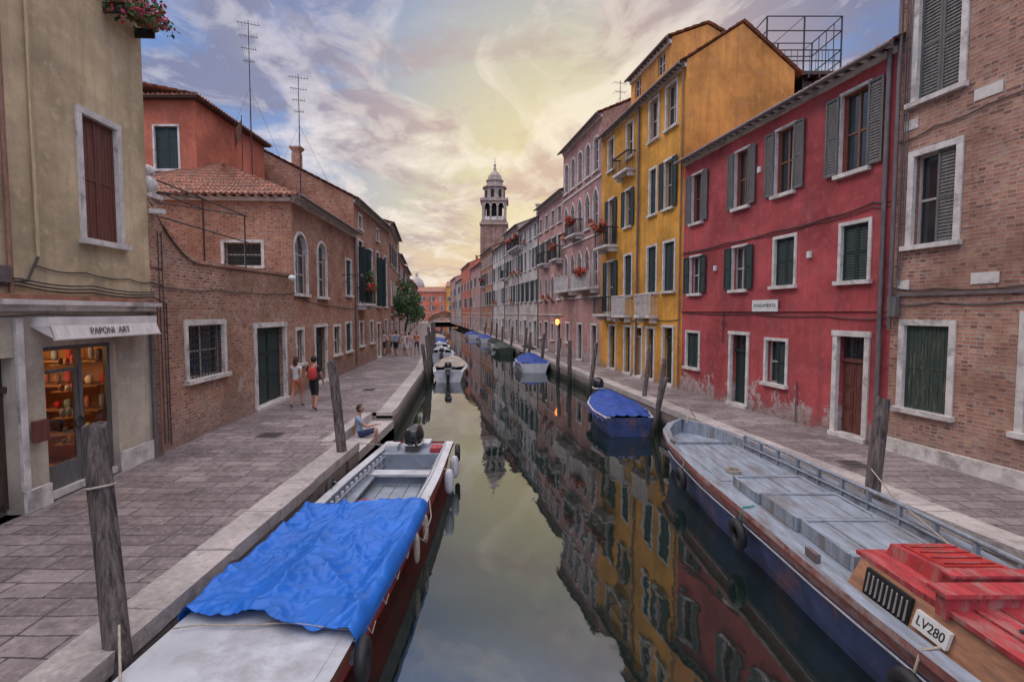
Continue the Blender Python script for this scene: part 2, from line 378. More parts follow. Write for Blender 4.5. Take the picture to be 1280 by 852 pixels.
def win(mb,F,a,b,c,d,kind='glass',sh='green',fr=.1,fm='frame',wm='red',slats=True,cur=False,stone='stone'):
    if kind in('round','gothic'):
        zs=d-(b-a)*(.5 if kind=='round' else .8)
        arch(mb,F,a,b,zs,d,kind,wm)
        mb.fb(F,a-.1,a+.012,c,zs,-.06,.035,stone); mb.fb(F,b-.012,b+.1,c,zs,-.06,.035,stone)
        mb.fb(F,a-.15,b+.15,c-.1,c+.012,-.06,.12,stone)
        pane(mb,F,a,b,c,d,-.17,fm,3); return
    if fr: sframe(mb,F,a,b,c,d,fr,True,stone)
    if kind=='closed':
        mid=(a+b)/2
        leaf(mb,F,a+.01,mid-.004,c+.012,d-.012,-.09,sh,slats); leaf(mb,F,mid+.004,b-.01,c+.012,d-.012,-.09,sh,slats)
        mb.face([F.p(a,c,-.2),F.p(b,c,-.2),F.p(b,d,-.2),F.p(a,d,-.2)],'dark')
    elif kind=='open':
        hw=(b-a)/2; pane(mb,F,a,b,c,d,-.17,fm,2,cur)
        leaf(mb,F,a-hw-.02,a-.02,c+.02,d,.05,sh,slats); leaf(mb,F,b+.02,b+hw+.02,c+.02,d,.05,sh,slats)
    elif kind=='half':
        hw=(b-a)/2; pane(mb,F,a,b,c,d,-.19,fm,2,cur)
        leaf(mb,F,a+.01,a+hw*.95,c+.012,d-.012,-.08,sh,slats)
    elif kind=='grille':
        pane(mb,F,a,b,c,d,-.2,fm,2,False)
        n=max(3,int((b-a)/.14))
        for i in range(1,n): x=a+(b-a)*i/n; mb.tube([F.p(x,c,-.05),F.p(x,d,-.05)],.012,'metal',5,False)
        k=max(3,int((d-c)/.16))
        for i in range(1,k): z=c+(d-c)*i/k; mb.tube([F.p(a,z,-.045),F.p(b,z,-.045)],.011,'metal',5,False)
    else: pane(mb,F,a,b,c,d,-.17,fm,2,cur)
def door(mb,F,a,b,c,d,m='green',fr=.16,top=.6,stone='stone',panels=True):
    if fr:
        mb.fb(F,a-fr,a+.012,c,d,-.06,.05,stone); mb.fb(F,b-.012,b+fr,c,d,-.06,.05,stone); mb.fb(F,a-fr-.03,b+fr+.03,d-.012,d+fr,-.06,.065,stone)
        mb.fb(F,a-fr,b+fr,c-.05,c+.1,-.2,.12,stone)
    dz=d-top; mid=(a+b)/2; o=-.2
    if top>0:
        mb.face([F.p(a,dz,o),F.p(b,dz,o),F.p(b,d,o),F.p(a,d,o)],'glass')
        mb.fb(F,a,b,dz-.05,dz+.04,o,o+.07,m)
        n=7
        for i in range(1,n): x=a+(b-a)*i/n; mb.tube([F.p(x,dz,o+.05),F.p(x,d,o+.05)],.009,'metal',5,False)
        mb.torus(F.p(mid,dz+top/2,o+.05),(F.n[0],F.n[1],0),top*.28,.01,'metal',14,5)
        dz-=.05
    for x0,x1 in ((a+.01,mid-.005),(mid+.005,b-.01)):
        mb.fb(F,x0,x1,c+.1,dz,o-.03,o+.01,m)
        if panels:
            k=3; hh=(dz-c-.2)/k
            for i in range(k):
                z=c+.16+i*hh; mb.fb(F,x0+.07,x1-.07,z,z+hh-.1,o+.01,o+.03,m)
                mb.fb(F,x0+.12,x1-.12,z+.05,z+hh-.15,o+.03,o+.042,m)
def tileroof(mb,A,B,C,D,per=.2,amp=.035,row=.4):
    A,B,C,D=[Vector(p) for p in (A,B,C,D)]
    L=max((B-A).length,(C-D).length); H=((D+C)/2-(A+B)/2).length
    nu=max(4,int(L/per)*4); nv=max(2,int(H/row))
    nrm=(B-A).cross(D-A).normalized()
    if nrm.z<0: nrm=-nrm
    for j in range(nv):
        rows=[]
        for t,lift in ((j/nv,.03),((j+1)/nv+.01,0.0)):
            e0=A.lerp(D,t); e1=B.lerp(C,t); r=[]
            for i in range(nu+1):
                u=i/nu; r.append(e0.lerp(e1,u)+nrm*(amp*math.cos(i*math.pi/2*1.0)+lift))
            rows.append(r)
        mb.grid(rows,'tile',True)
    r0=[A.lerp(B,i/nu)+nrm*(amp*math.cos(i*math.pi/2)+.03) for i in range(nu+1)]; r1=[A.lerp(B,i/nu)-nrm*.03 for i in range(nu+1)]
    mb.grid([r0,r1],'tile',False)
def flatroof(mb,A,B,C,D): mb.face([A,B,C,D],'tile')
def volume(mb,F,s0,s1,z1,dep,rise,wm,detail=True,sm=None,over=.35,z0=.8,dent=True,dm='stone',o=0):
    sm=sm or wm; r=z1+rise; h=dep/2
    for s in (s0,s1): mb.face([F.p(s,z0,o),F.p(s,z1,o),F.p(s,r,o-h),F.p(s,z1,o-dep),F.p(s,z0,o-dep)],sm)
    mb.face([F.p(s0,z0,o-dep),F.p(s1,z0,o-dep),F.p(s1,z1,o-dep),F.p(s0,z1,o-dep)],sm)
    k=rise/h
    e=z1-over*k+.08
    a=(F.p(s0-.12,e,o+over),F.p(s1+.12,e,o+over),F.p(s1+.12,r+.08,o-h),F.p(s0-.12,r+.08,o-h))
    b=(F.p(s0-.12,e,o-dep-over),F.p(s1+.12,e,o-dep-over),F.p(s1+.12,r+.08,o-h),F.p(s0-.12,r+.08,o-h))
    if detail: tileroof(mb,*a); tileroof(mb,*b)
    else: flatroof(mb,*a); flatroof(mb,*b)
    mb.face([F.p(s0-.1,e-.05,o+over-.02),F.p(s1+.1,e-.05,o+over-.02),F.p(s1+.1,z1+.02,o+.0),F.p(s0-.1,z1+.02,o+.0)],'wooddk')
    mb.fb(F,s0+.002,s1-.002,z1-.26,z1-.12,o+.004,o+.09,dm)
    if dent:
        x=s0+.1; st=.34 if detail else .7
        while x<s1-.1:
            mb.fb(F,x,x+.12,z1-.12,z1+.0,o+.004,o+over-.08,dm); x+=st
    gp=[F.p(s0-.1,e-.04,o+over+.05),F.p(s1+.1,e-.04,o+over+.05)]
    mb.tube(gp,.06,'pipe',8)
def chimney(mb,x,y,z0,h,w=.35,m='brickH'):
    w*=.75
    mb.box(x-w,x+w,y-w*.7,y+w*.7,z0,z0+h,m)
    rows=[]
    for k,(zz,q) in enumerate([(0,.8),(.25,.85),(.7,1.35),(.9,1.4)]):
        rows.append([(x+sx*w*q,y+sy*w*q*.8,z0+h+zz*w*1.6) for sx,sy in((-1,-1),(1,-1),(1,1),(-1,1))])
    mb.grid(rows,m,False,closed=True); mb.face(rows[-1],'dark')
def clump(mb,c,r,n,mats=(('leaf',.5),('leafd',.3),('flower',.2)),s=.06):
    c=Vector(c); sub=[Vector((rnd(-1,1)*r[0]*.7,rnd(-1,1)*r[1]*.7,rnd(-1,1)*r[2]*.7)) for _ in range(max(3,n//40))]
    for _ in range(n):
        b=random.choice(sub); d=Vector((random.gauss(0,1),random.gauss(0,1),random.gauss(0,1))).normalized()*random.random()**.5
        p=c+b+Vector((d.x*r[0],d.y*r[1],d.z*r[2]))*.5
        a=Vector((rnd(-1,1),rnd(-1,1),rnd(-1,1))).normalized(); q=a.orthogonal().normalized()
        k=s*rnd(.6,1.3); x=random.random(); acc=0
        for m,w in mats:
            acc+=w
            if x<=acc: break
        mb.face([p-a*k,p+q*k*.6,p+a*k,p-q*k*.6],m)
FLW=(('leaf',.35),('leafd',.15),('flower',.5))
def planter(mb,F,a,b,z):
    mb.fb(F,a,b,z-.02,z+.16,.13,.33,'terra'); clump(mb,F.p((a+b)/2,z+.25,.25),(.2,(b-a)*.5,.2),int(130*(b-a)),FLW,.06)
def balcony(mb,F,a,b,z,out=.7,h=.95,flow=True,m='stone',rail='metal',solid=False):
    mb.fb(F,a,b,z-.12,z,.004,out,m)
    for x in (a+.1,b-.25): mb.fb(F,x,x+.15,z-.35,z-.12,.004,out*.7,m)
    mb.fb(F,a,b,z+h-.06,z+h,out-.08,out,rail if not solid else m)
    n=int((b-a)/.13)
    for i in range(n+1):
        x=a+(b-a)*i/n; mb.tube([F.p(x,z,out-.04),F.p(x,z+h-.06,out-.04)],.028 if solid else .012,m if solid else rail,5,False)
    for x in (a,b):
        mb.fb(F,x-.02,x+.02,z+h-.06,z+h,.004,out-.08,rail if not solid else m)
        for k in range(1,6): mb.tube([F.p(x,z,out*k/6),F.p(x,z+h-.06,out*k/6)],.012,rail,5,False)
    if flow: clump(mb,F.p((a+b)/2,z+h+.05,out-.02),(.3,(b-a)*.5,.32),int(240*(b-a)),FLW,.075)
def wirewalk(mb,F,pts,r=.012,m='cable',o=.03):
    out=[]
    for i in range(len(pts)-1):
        (a,b),(c,d)=pts[i],pts[i+1]; n=6
        for k in range(n): 
            t=k/n; sag=-.05*math.sin(math.pi*t) if abs(c-a)>.5 else 0
            out.append(F.p(a+(c-a)*t,b+(d-b)*t+sag,o))
    out.append(F.p(pts[-1][0],pts[-1][1],o)); mb.tube(out,r,m,5,False)
def text(name,body,loc,rotm,size,m,parent,ext=.002):
    cu=bpy.data.curves.new(name,'FONT'); cu.body=body; cu.size=size; cu.extrude=ext; cu.align_x='CENTER'; cu.align_y='CENTER'
    cu.materials.append(M[m]); ob=bpy.data.objects.new(name,cu); col.objects.link(ob)
    ob.matrix_world=Matrix.Translation(loc)@rotm.to_4x4()
    if parent: ob.parent=parent; ob.matrix_parent_inverse=Matrix.Translation(-parent.location)
    return ob
def frot(F,flip=1):
    n=Vector((F.n[0],F.n[1],0)); y=Vector((0,0,1)); x=y.cross(n)
    return Matrix((x,y,n)).transposed()
# ------------------------------------------------------------------ LEFT: shop building
E=empty('beige_shop_building',FL.p(8,.8)); mb=MB()
ops_up=[(9.50,10.42,5.34,7.62)]
wall(mb,FL,-4,11.3,4.28,13.2,ops_up,'cream')
win(mb,FL,9.50,10.42,5.34,7.62,'closed','woodbr',.11,slats=False)
ops=[(8.48,10.15,.8,3.42),(6.9,7.95,.8,3.3)]
wall(mb,FL,-4,11.3,.8,4.02,ops,'creamlow',.25)
mb.face([FL.p(11.3,.8),FL.p(11.3,13.2),FL.p(11.3,13.2,-9),FL.p(11.3,.8,-9)],'cream')
mb.face([FL.p(-4,.8),FL.p(-4,13.2),FL.p(-4,13.2,-9),FL.p(-4,.8,-9)],'cream')
mb.face([FL.p(-4,13.2,.4),FL.p(11.4,13.2,.4),FL.p(11.4,13.2,-9),FL.p(-4,13.2,-9)],'tile')
mb.fb(FL,-4,11.32,4.02,4.12,-.05,.10,'stone'); mb.fb(FL,-4,11.36,4.12,4.2,-.05,.2,'stone'); mb.fb(FL,-4,11.33,4.2,4.28,-.05,.12,'tile')
mb.fb(FL,7.98,8.46,.8,1.15,.004,.06,'stone'); mb.fb(FL,10.17,11.28,.8,1.2,.004,.05,'stone')
mb.fb(FL,7.95,8.08,1.15,3.9,.004,.05,'stone')
door(mb,FL,6.9,7.95,.8,3.3,'wooddk',0,.5)
a,b,c,d=8.48,10.15,.8,3.42
fmx='greyshut'
mb.fb(FL,a,b,c,c+.12,-.3,-.05,'stone')
mb.fb(FL,a,a+.07,c+.12,d,-.2,-.12,fmx); mb.fb(FL,b-.07,b,c+.12,d,-.2,-.12,fmx); mb.fb(FL,a+.07,b-.07,d-.08,d,-.198,-.122,fmx)
mb.fb(FL,9.36,9.44,c+.12,d-.08,-.2,-.12,fmx); mb.fb(FL,a+.07,9.36,2.95,3.01,-.198,-.13,fmx)
mb.fb(FL,a+.07,9.36,c+.12,1.35,-.19,-.14,fmx); mb.fb(FL,9.44,b-.07,c+.12,1.45,-.19,-.14,fmx)
mb.fb(FL,a+.07,a+.17,1.35,2.95,-.19,-.14,fmx); mb.fb(FL,9.28,9.36,1.35,2.95,-.19,-.14,fmx)
mb.face([FL.p(a+.07,1.35,-.165),FL.p(b-.07,1.35,-.165),FL.p(b-.07,d-.08,-.165),FL.p(a+.07,d-.08,-.165)],'clear')
mb.torus(FL.p(9.3,2.0,-.1),(FL.n[0],FL.n[1],0),.1,.014,'metal',14,6)
i0,i1=8.05,11.0
for P in ([(i0,.85,-.26),(i1,.85,-.26),(i1,.85,-3.4),(i0,.85,-3.4)],[(i0,3.7,-.26),(i1,3.7,-.26),(i1,3.7,-3.4),(i0,3.7,-3.4)],[(i0,.85,-3.4),(i1,.85,-3.4),(i1,3.7,-3.4),(i0,3.7,-3.4)],
          [(i1,.85,-.26),(i1,3.7,-.26),(i1,3.7,-3.4),(i1,.85,-3.4)],[(i0,.85,-.26),(i0,3.7,-.26),(i0,3.7,-3.4),(i0,.85,-3.4)]):
    mb.face([FL.p(*q) for q in P],'warmwall')
wares=['clwhite','clred','terra','clblue','wooddk','flower','greyshut','shelf']
for zz in (1.5,2.0,2.5,3.0):
    mb.fb(FL,10.3,10.95,zz,zz+.03,-2.6,-.5,'shelf'); mb.fb(FL,8.1,10.2,zz,zz+.03,-3.35,-3.0,'shelf')
    mb.fb(FL,9.5,10.1,zz,zz+.02,-.75,-.45,'shelf')
    for k in range(9):
        h=rnd(.06,.15); mb.ell(FL.p(10.55+rnd(-.1,.1),zz+.03+h,-.6-k*.22),(rnd(.04,.08),.06,h),random.choice(wares),rnd(.6,1),8,6)
        h=rnd(.06,.15); mb.ell(FL.p(8.2+k*.23,zz+.03+h,-3.15),(rnd(.04,.09),.05,h),random.choice(wares),rnd(.6,1),8,6)
    for k in range(4): h=rnd(.04,.1); mb.ell(FL.p(9.57+k*.15,zz+.02+h,-.6),(.045,.045,h),random.choice(wares),rnd(.6,1),8,6)
mb.fb(FL,8.9,9.9,3.62,3.66,-1.8,-1.2,'lamp')
mb.fb(FL,8.7,9.2,.85,1.7,-2.2,-1.5,'shelf')
mb.fb(FL,8.25,10.98,3.76,3.92,.004,.30,'awn')
rows=[[FL.p(8.27+2.69*i/40,3.78,.30+.004) for i in range(41)],[FL.p(8.27+2.69*i/40,3.56,.37+.008*math.sin(i*1.3)) for i in range(41)]]
mb.grid(rows,'awn'); mb.fb(FL,8.25,10.98,3.54,3.565,.355,.39,'awn')
mb.face([FL.p(8.26,3.76,.02),FL.p(8.26,3.76,.3),FL.p(8.26,3.56,.37)],'awn')
mb.tube([FL.p(7.9,4.3,.06),FL.p(7.9,13,.06)],.035,'copper',8)
mb.tube([FL.p(8.42,4.9,.05),FL.p(8.42,13,.05)],.028,'cream',8)
mb.tube([FL.p(8.42,4.9,.05),FL.p(8.2,4.5,.05),FL.p(7.5,4.42,.05)],.02,'cable',6)
mb.tube([FL.p(11.18,.8,.07),FL.p(11.18,4.0,.07)],.05,'pipe',8)
for q in range(3): wirewalk(mb,FL,[(-3,4.38+q*.05),(4,4.36+q*.06),(8,4.42+q*.05),(9.5,4.36+q*.06),(11.3,4.34+q*.05)],.014,'cable',.06+.02*q)
wirewalk(mb,FL,[(8.4,4.75),(9.4,4.72),(10.6,4.68),(11.3,4.66)],.012)
wirewalk(mb,FL,[(6,3.98),(8.4,3.97),(11.3,3.98)],.014,'cable',.12)
mb.fb(FL,7.6,7.85,4.45,4.7,.004,.12,'pipe'); mb.fb(FL,8.12,8.36,1.9,2.25,.052,.14,'woodbr')
mb.fb(FL,10.1,11.25,9.95,10.2,.15,.42,'terra')
for x in (10.2,11.1): mb.fb(FL,x,x+.04,9.75,9.95,.004,.4,'metal')
clump(mb,FL.p(10.75,10.15,.45),(.35,.85,.42),1000,(('leaf',.5),('leafd',.2),('flower',.12),('flower2',.18)),.05)
mb.build('facade',E)
text('awning_lettering','PAPONI  ART',Vector(FL.p(9.55,3.665,.36)),frot(FL)@Matrix.Rotation(-.25,3,'X'),.17,'ink',E)
L=bpy.data.lights.new('shop_light','POINT'); L.energy=34; L.color=(1,.62,.3); L.shadow_soft_size=.2
lo=bpy.data.objects.new('shop_light',L); lo.location=FL.p(9.3,3.2,-1.4); col.objects.link(lo); lo.parent=E; lo.matrix_parent_inverse=Matrix.Translation(-E.location)
# ------------------------------------------------------------------ garden wall
E=empty('brick_garden_wall',FL.p(15,.8)); mb=MB()
ops=[(12.62,14.38,2.3,3.68),(16.42,18.77,.8,3.5)]
wall(mb,FL,11.3,19.8,.8,5.0,ops,'brickL',.3)
N=40; top=[]
for i in range(N+1):
    s=11.3+8.5*i/N
    z=5.32+1.2*max(0,1-(s-11.3)/1.9)**1.8 if s<13.2 else 5.32+.02*(s-13.2)
    top.append((s,z))
for i in range(N):
    (s0,a0),(s1,a1)=top[i],top[i+1]
    mb.face([FL.p(s0,5),FL.p(s1,5),FL.p(s1,a1),FL.p(s0,a0)],'brickL')
    mb.face([FL.p(s0,a0,.05),FL.p(s1,a1,.05),FL.p(s1,a1,-.4),FL.p(s0,a0,-.4)],'stone')
    mb.face([FL.p(s0,a0-.09,.05),FL.p(s1,a1-.09,.05),FL.p(s1,a1,.05),FL.p(s0,a0,.05)],'brickL')
    mb.face([FL.p(s0,.8,-.35),FL.p(s1,.8,-.35),FL.p(s1,a1,-.35),FL.p(s0,a0,-.35)],'brickL')
mb.fb(FL,11.3,11.75,5.0,6.5,-.37,.03,'brickL')
win(mb,FL,12.62,14.38,2.3,3.68,'grille',fr=.13)
door(mb,FL,16.42,18.77,.8,3.5,'green',.15,.0)
mb.fb(FL,11.32,11.7,6.5,6.6,-.35,.1,'stone'); mb.ell(FL.p(11.5,6.8,-.1),(.2,.2,.22),'stone'); mb.ell(FL.p(11.5,7.1,-.1),(.15,.15,.14),'stone')
mb.fb(FL,11.3,11.45,6.15,6.25,.03,.3,'stone')
mb.ell(FL.p(19.0,5.25,.25),(.14,.14,.12),'plate')
wirewalk(mb,FL,[(11.3,4.66),(12.5,4.55),(14,4.62),(16,4.62),(18,4.66),(19.8,4.75)],.013)
wirewalk(mb,FL,[(11.3,4.34),(11.8,4.2),(11.8,.9)],.013)
mb.tube([FL.p(11.42,.85,.06),FL.p(11.42,4.2,.06)],.022,'copper')
for p in (11.55,11.68): mb.tube([FL.p(p,1.0,.04),FL.p(p,5.8,.04)],.012,'cable')
mb.face([FL.p(11.4,4.2,-.35),FL.p(19.75,4.2,-.35),FL.p(19.75,4.2,-9),FL.p(11.4,4.2,-9)],'terra')
mb.build('wall',E)
E=empty('metal_pergola',FL.p(15,5.3,-1)); mb=MB()
z=7.55
for s in (12.0,14.5,17.0):
    for o in (-.5,-3.2): mb.tube([FL.p(s,4.2,o),FL.p(s,z-.0-(.4 if o>-1 else 0),o)],.025,'metal')
    mb.tube([FL.p(s,z-.4,-.5),FL.p(s,z,-3.2)],.022,'metal')
for o,zz in ((-.5,z-.4),(-3.2,z),(-1.8,z-.2),(-.5,6.3),(-3.2,6.4)): mb.tube([FL.p(11.8,zz,o),FL.p(17.2,zz,o)],.02,'metal')
mb.build('frame',E)
# ------------------------------------------------------------------ brick house with arched windows
E=empty('brick_house',FL.p(24.5,.8)); mb=MB(); s0,s1,z1=19.8,29.3,8.5
W=[(20.0,21.4,4.72,7.1,'round'),(22.75,24.0,4.68,7.1,'round'),(20.0,20.75,1.95,3.3,'glass'),(25.0,26.1,1.9,3.3,'glass'),(27.4,28.5,4.9,6.8,'closed'),(27.2,28.3,1.9,3.4,'closed')]
D=[(22.2,23.75,.8,3.35)]
wall(mb,FL,s0,s1,.8,z1,[w[:4] for w in W]+D,'brickH',.24)
for w in W: win(mb,FL,*w[:4],w[4],'green',.1,wm='brickH',fm='frame')
door(mb,FL,*D[0],'green',.12,.5)
G=Fr(*FL.p(s0,0)[:2],-FL.n[0],-FL.n[1],-1)
if G.n[1]>0: G.n=(-G.n[0],-G.n[1])
wall(mb,G,0,9,.8,z1+.1,[(1.15,2.55,5.75,6.65)],'brickH',.2)
win(mb,G,1.15,2.55,5.75,6.65,'grille',fr=.1)
mb.face([FL.p(s1,.8),FL.p(s1,z1),FL.p(s1,z1,-9),FL.p(s1,.8,-9)],'brickH'); mb.face([FL.p(s0,.8,-9),FL.p(s0,z1,-9),FL.p(s1,z1,-9),FL.p(s1,.8,-9)],'brickH')
e=.4; ez=z1-.1; rz=10.5
tileroof(mb,FL.p(s0-e,ez,e),FL.p(s1+.1,ez,e),FL.p(s1+.1,rz,-4.2),FL.p(s0+3.4,rz,-4.2))
tileroof(mb,FL.p(s0-e,ez,-8.4),FL.p(s0-e,ez,e),FL.p(s0+3.4,rz,-4.1),FL.p(s0+3.4,rz,-4.3))
tileroof(mb,FL.p(s0-e,ez,-8.4),FL.p(s1+.1,ez,-8.4),FL.p(s1+.1,rz,-4.2),FL.p(s0+3.4,rz,-4.2))
mb.fb(FL,s0+.0,s1,z1-.3,z1-.16,.004,.12,'stone')
x=s0
while x<s1: mb.fb(FL,x,x+.12,z1-.16,z1-.02,.004,.33,'stone'); x+=.34
x=.1
while x<8.4: mb.fb(G,x,x+.12,z1-.16,z1-.02,.004,.33,'stone'); x+=.34
mb.fb(G,0,8.4,z1-.3,z1-.16,.004,.12,'stone')
mb.tube([FL.p(s0-.4,ez-.02,e+.06),FL.p(s1,ez-.02,e+.06)],.06,'pipe',8)
mb.tube([FL.p(26.6,5.9,0),FL.p(26.6,5.95,1.0)],.02,'metal'); mb.tube([FL.p(26.6,5.4,0),FL.p(26.6,5.9,.7)],.015,'metal')
mb.ell(FL.p(26.6,5.8,1.0),(.14,.14,.18),'metal')
wirewalk(mb,FL,[(19.8,4.75),(22,4.4),(25,4.3),(29.3,4.2)],.013)
mb.tube([FL.p(29.2,1,.08),FL.p(29.2,8.3,.08)],.05,'pipe',8)
mb.build('house',E)
E=empty('tall_brick_house',FL.p(35,.8)); mb=MB(); s0,s1,z1=29.3,40.3,10.45
W=[(30.2,31.3,4.6,8.2,'closed'),(33.0,34.0,4.6,8.0,'closed'),(35.2,36.3,4.4,8.1,'closed'),(38,39,4.4,8.1,'closed'),(30.2,31.2,2,3.4,'glass'),(33,34,2,3.4,'glass'),(38,39,2,3.4,'glass'),(30.4,31.2,8.9,9.7,'glass'),(35.4,36.2,8.9,9.7,'glass')]
D=[(35.2,36.3,.8,3.2)]
wall(mb,FL,s0,s1,.8,z1,[w[:4] for w in W]+D,'brickH',.24)
for w in W: win(mb,FL,*w[:4],w[4],'green',.1,wm='brickH')
for w in W[:4:2]:
    for x in (w[0]-.05,w[1]+.05):
        P=[]
        for zz in (w[2],w[3]-.4): P+=[FL.p(x-.02,zz,.04),FL.p(x+.02,zz,.04),FL.p(x+.02,zz,.42),FL.p(x-.02,zz,.42)]
        mb.hexa(P,'green')
door(mb,FL,*D[0],'wooddk',.12,.4)
volume(mb,FL,s0,s1,z1,11.5,2.9,'brickH')
for s in (30.7,): balcony(mb,FL,s-.9,s+.9,4.5,.7,.95,True)
clump(mb,FL.p(31,5.9,.5),(.35,.6,.7),420,(('leaf',.6),('leafd',.38),('flower',.02)),.08)
chimney(mb,*FL.p(32,0,-4)[:2],12.4,1.2)
mb.build('house',E)
E=empty('salmon_house',(-16.5,24.5,.8)); mb=MB()
S1=Fr(-13.3,22.0,-1,0,-1)
if S1.n[1]>0: S1.n=(0,-1)
wall(mb,S1,0,10,.8,13.0,[(.75,1.75,10.0,11.8)],'salmon')
win(mb,S1,.75,1.75,10.0,11.8,'closed','green',.07)
mb.face([(-13.3,22,.8),(-13.3,28,.8),(-13.3,28,13),(-13.3,22,13)],'salmon'); mb.face([(-23.3,28,.8),(-13.3,28,.8),(-13.3,28,13),(-23.3,28,13)],'salmon')
tileroof(mb,(-12.95,21.6,12.95),(-12.95,28.3,12.95),(-18.3,28.3,14.0),(-18.3,21.6,14.0))
tileroof(mb,(-24,21.6,12.95),(-12.95,21.6,12.95),(-13.3,21.9,13.08),(-24,21.9,13.08))
mb.box(-24,-13.0,21.65,28.2,12.86,12.93,'wooddk')
mb.build('house',E)
def antenna(x,y,z0,z1,yagi=3):
    E=empty('tv_antenna',(x,y,z0)); mb=MB()
    mb.tube([(x,y,z0),(x,y,z1)],[.03,.018],'metal',6)
    for k in range(yagi):
        z=z1-.15-k*.55; L=.9-.15*k
        mb.tube([(x-L/2,y-.2*L,z),(x+L/2,y+.2*L,z)],.012,'metal',5)
        for i in range(7):
            t=-.5+i/6; mb.tube([(x+L*t-.08,y+.2,z),(x+L*t+.08,y-.2,z)],.007,'metal',4)
    for a in (0,2.1,4.2): mb.tube([(x,y,z0+(z1-z0)*.6),(x+1.8*math.cos(a),y+1.8*math.sin(a),z0+.1)],.006,'metal',4)
    mb.build('mast',E)
antenna(-11.97,24,9.8,17.2,4); antenna(-10.65,26.2,9.6,15.8,4); antenna(9.5,30,16,19,2); antenna(6.8,33,16,18.5,2)
E=empty('rooftop_flag',(-12.4,24,11)); mb=MB(); mb.tube([(-12.4,24,10),(-12.4,24,13)],.02,'metal')
mb.grid([[(-12.4-.05*i,24+.05*math.sin(i),12.9-.1*i-.75*j) for i in range(8)] for j in (0,1)],'woodbr'); mb.build('flag',E)
# ------------------------------------------------------------------ generic houses
def house(name,F,s0,s1,z1,wm,rows,pitch,kinds,dep=9,rise=1.8,detail=False,shs=('green','greenold','greyshut'),w=.9,gd=True,slats=False,balc=0,stack=True,flo=0):
    E=empty(name,F.p((s0+s1)/2,.8)); mb=MB(); n=max(1,int((s1-s0)/pitch)); st=(s1-s0)/n; ops=[];items=[]
    sh=random.choice(shs)
    for r,(c,d) in enumerate(rows):
        for i in range(n):
            x=s0+st*(i+.5)+rnd(-.08,.08); k=random.choice(kinds[r]) if isinstance(kinds[r],(list,tuple)) else kinds[r]
            q=(x-w/2,x+w/2,c,d); ops.append(q); items.append((q,k))
            if balc and random.random()<balc and r>0: balcony(mb,F,x-w,x+w,c-.05,.6,.9,random.random()<.7)
            elif random.random()<flo: planter(mb,F,x-w/2,x+w/2,c)
    for i in range(n):
        x=s0+st*(i+.5)
        if i%2==0: q=(x-.55,x+.55,.8,3.2); k='door'
        else: q=(x-.4,x+.4,1.8,3.1); k='grille'
        ops.append(q); items.append((q,k))
    wall(mb,F,s0,s1,.8,z1,ops,wm,.22)
    for q,k in items:
        if k=='door': door(mb,F,*q,random.choice(['green','wooddk','woodbr']),.12,.4,panels=False)
        elif k=='grille': win(mb,F,*q,'glass',sh,.1,wm=wm)
        else: win(mb,F,*q,k,sh,.1,wm=wm,slats=True if slats else True,cur=random.random()<.4) if s0<50 else win(mb,F,*q,k,sh,.1,wm=wm,slats=False)
    volume(mb,F,s0,s1,z1,dep,rise,wm,detail)
    mb.fb(F,s0+.01,s1-.01,3.75,3.85,.004,.05,'stone')
    mb.tube([F.p(s1-.12,.9,.08),F.p(s1-.12,z1-.2,.08)],.045,'pipe',6)
    if stack:
        x=rnd(s0+1,s1-1); o=rnd(-3.5,-1.5); chimney(mb,*F.p(x,0,o)[:2],z1+rise*(-o)/(dep/2)-.3,1.6,.32,wm)
    mb.build('house',E); return E
mixk=['open','closed','glass','open']
house('brick_townhouse',FL2,0,11,11.0,'brickH',[(4.6,6.4),(7.8,9.5)],2.4,[mixk,mixk],rise=1.2,stack=False)
house('salmon_townhouse',FL2,11,22,9.8,'salmon',[(4.6,6.3),(7.4,8.8)],2.4,[mixk,mixk])
house('pink_townhouse',FL2,22,38,9.6,'pink',[(4.4,6.1),(7.2,8.6)],2.6,[mixk,mixk],balc=.2)
house('brick_townhouse',FL2,38,58,9,'brickL',[(4.4,6.0),(6.9,8.2)],2.8,[mixk,mixk])
house('salmon_townhouse',FL2,58,82,9.5,'salmon',[(4.4,6.0),(6.9,8.2)],3,[mixk,mixk])
house('cream_townhouse',FL2,82,112,8.6,'cream',[(4.4,6.0),(6.4,7.8)],3,[mixk,mixk])
# ------------------------------------------------------------------ RIGHT
E=empty('brick_apartment_house',FR.p(6,.8)); mb=MB(); s1=12.05
W=[(10.74,11.66,8.55,10.9,'closed','greyshut'),(10.72,11.64,5.45,7.4,'half','greyshut'),(10.70,11.7,1.85,3.72,'closed','greenold'),(8.0,9.35,1.8,3.9,'closed','greenold'),(8.0,9.2,5.45,7.4,'half','greyshut'),(8.0,9.2,8.55,10.9,'closed','greyshut'),(4,5.2,5.45,7.4,'closed','greyshut'),(4,5.2,8.55,10.9,'closed','greyshut')]
wall(mb,FR,-5,s1,.8,14.5,[w[:4] for w in W],'brickR',.24)
for w in W: win(mb,FR,*w[:4],w[4],w[5],.12,wm='brickR',slats=w[5]!='greenold')
volume(mb,FR,-5,s1,14.5,10,2,'brickR')
mb.fb(FR,-5,s1-.004,.8,1.12,.004,.09,'stone')
mb.fb(FR,-5,s1-.003,4.35,4.42,.004,.05,'pipe')
for (x,z) in ((11.95,4.5),(10.1,4.55),(11.9,8.0),(10.2,8.1),(9.2,8.1)): mb.fb(FR,x-.32 if x>11.5 else x-.25,x+.0 if x>11.5 else x+.25,z,z+.22,.002,.02,'stone')
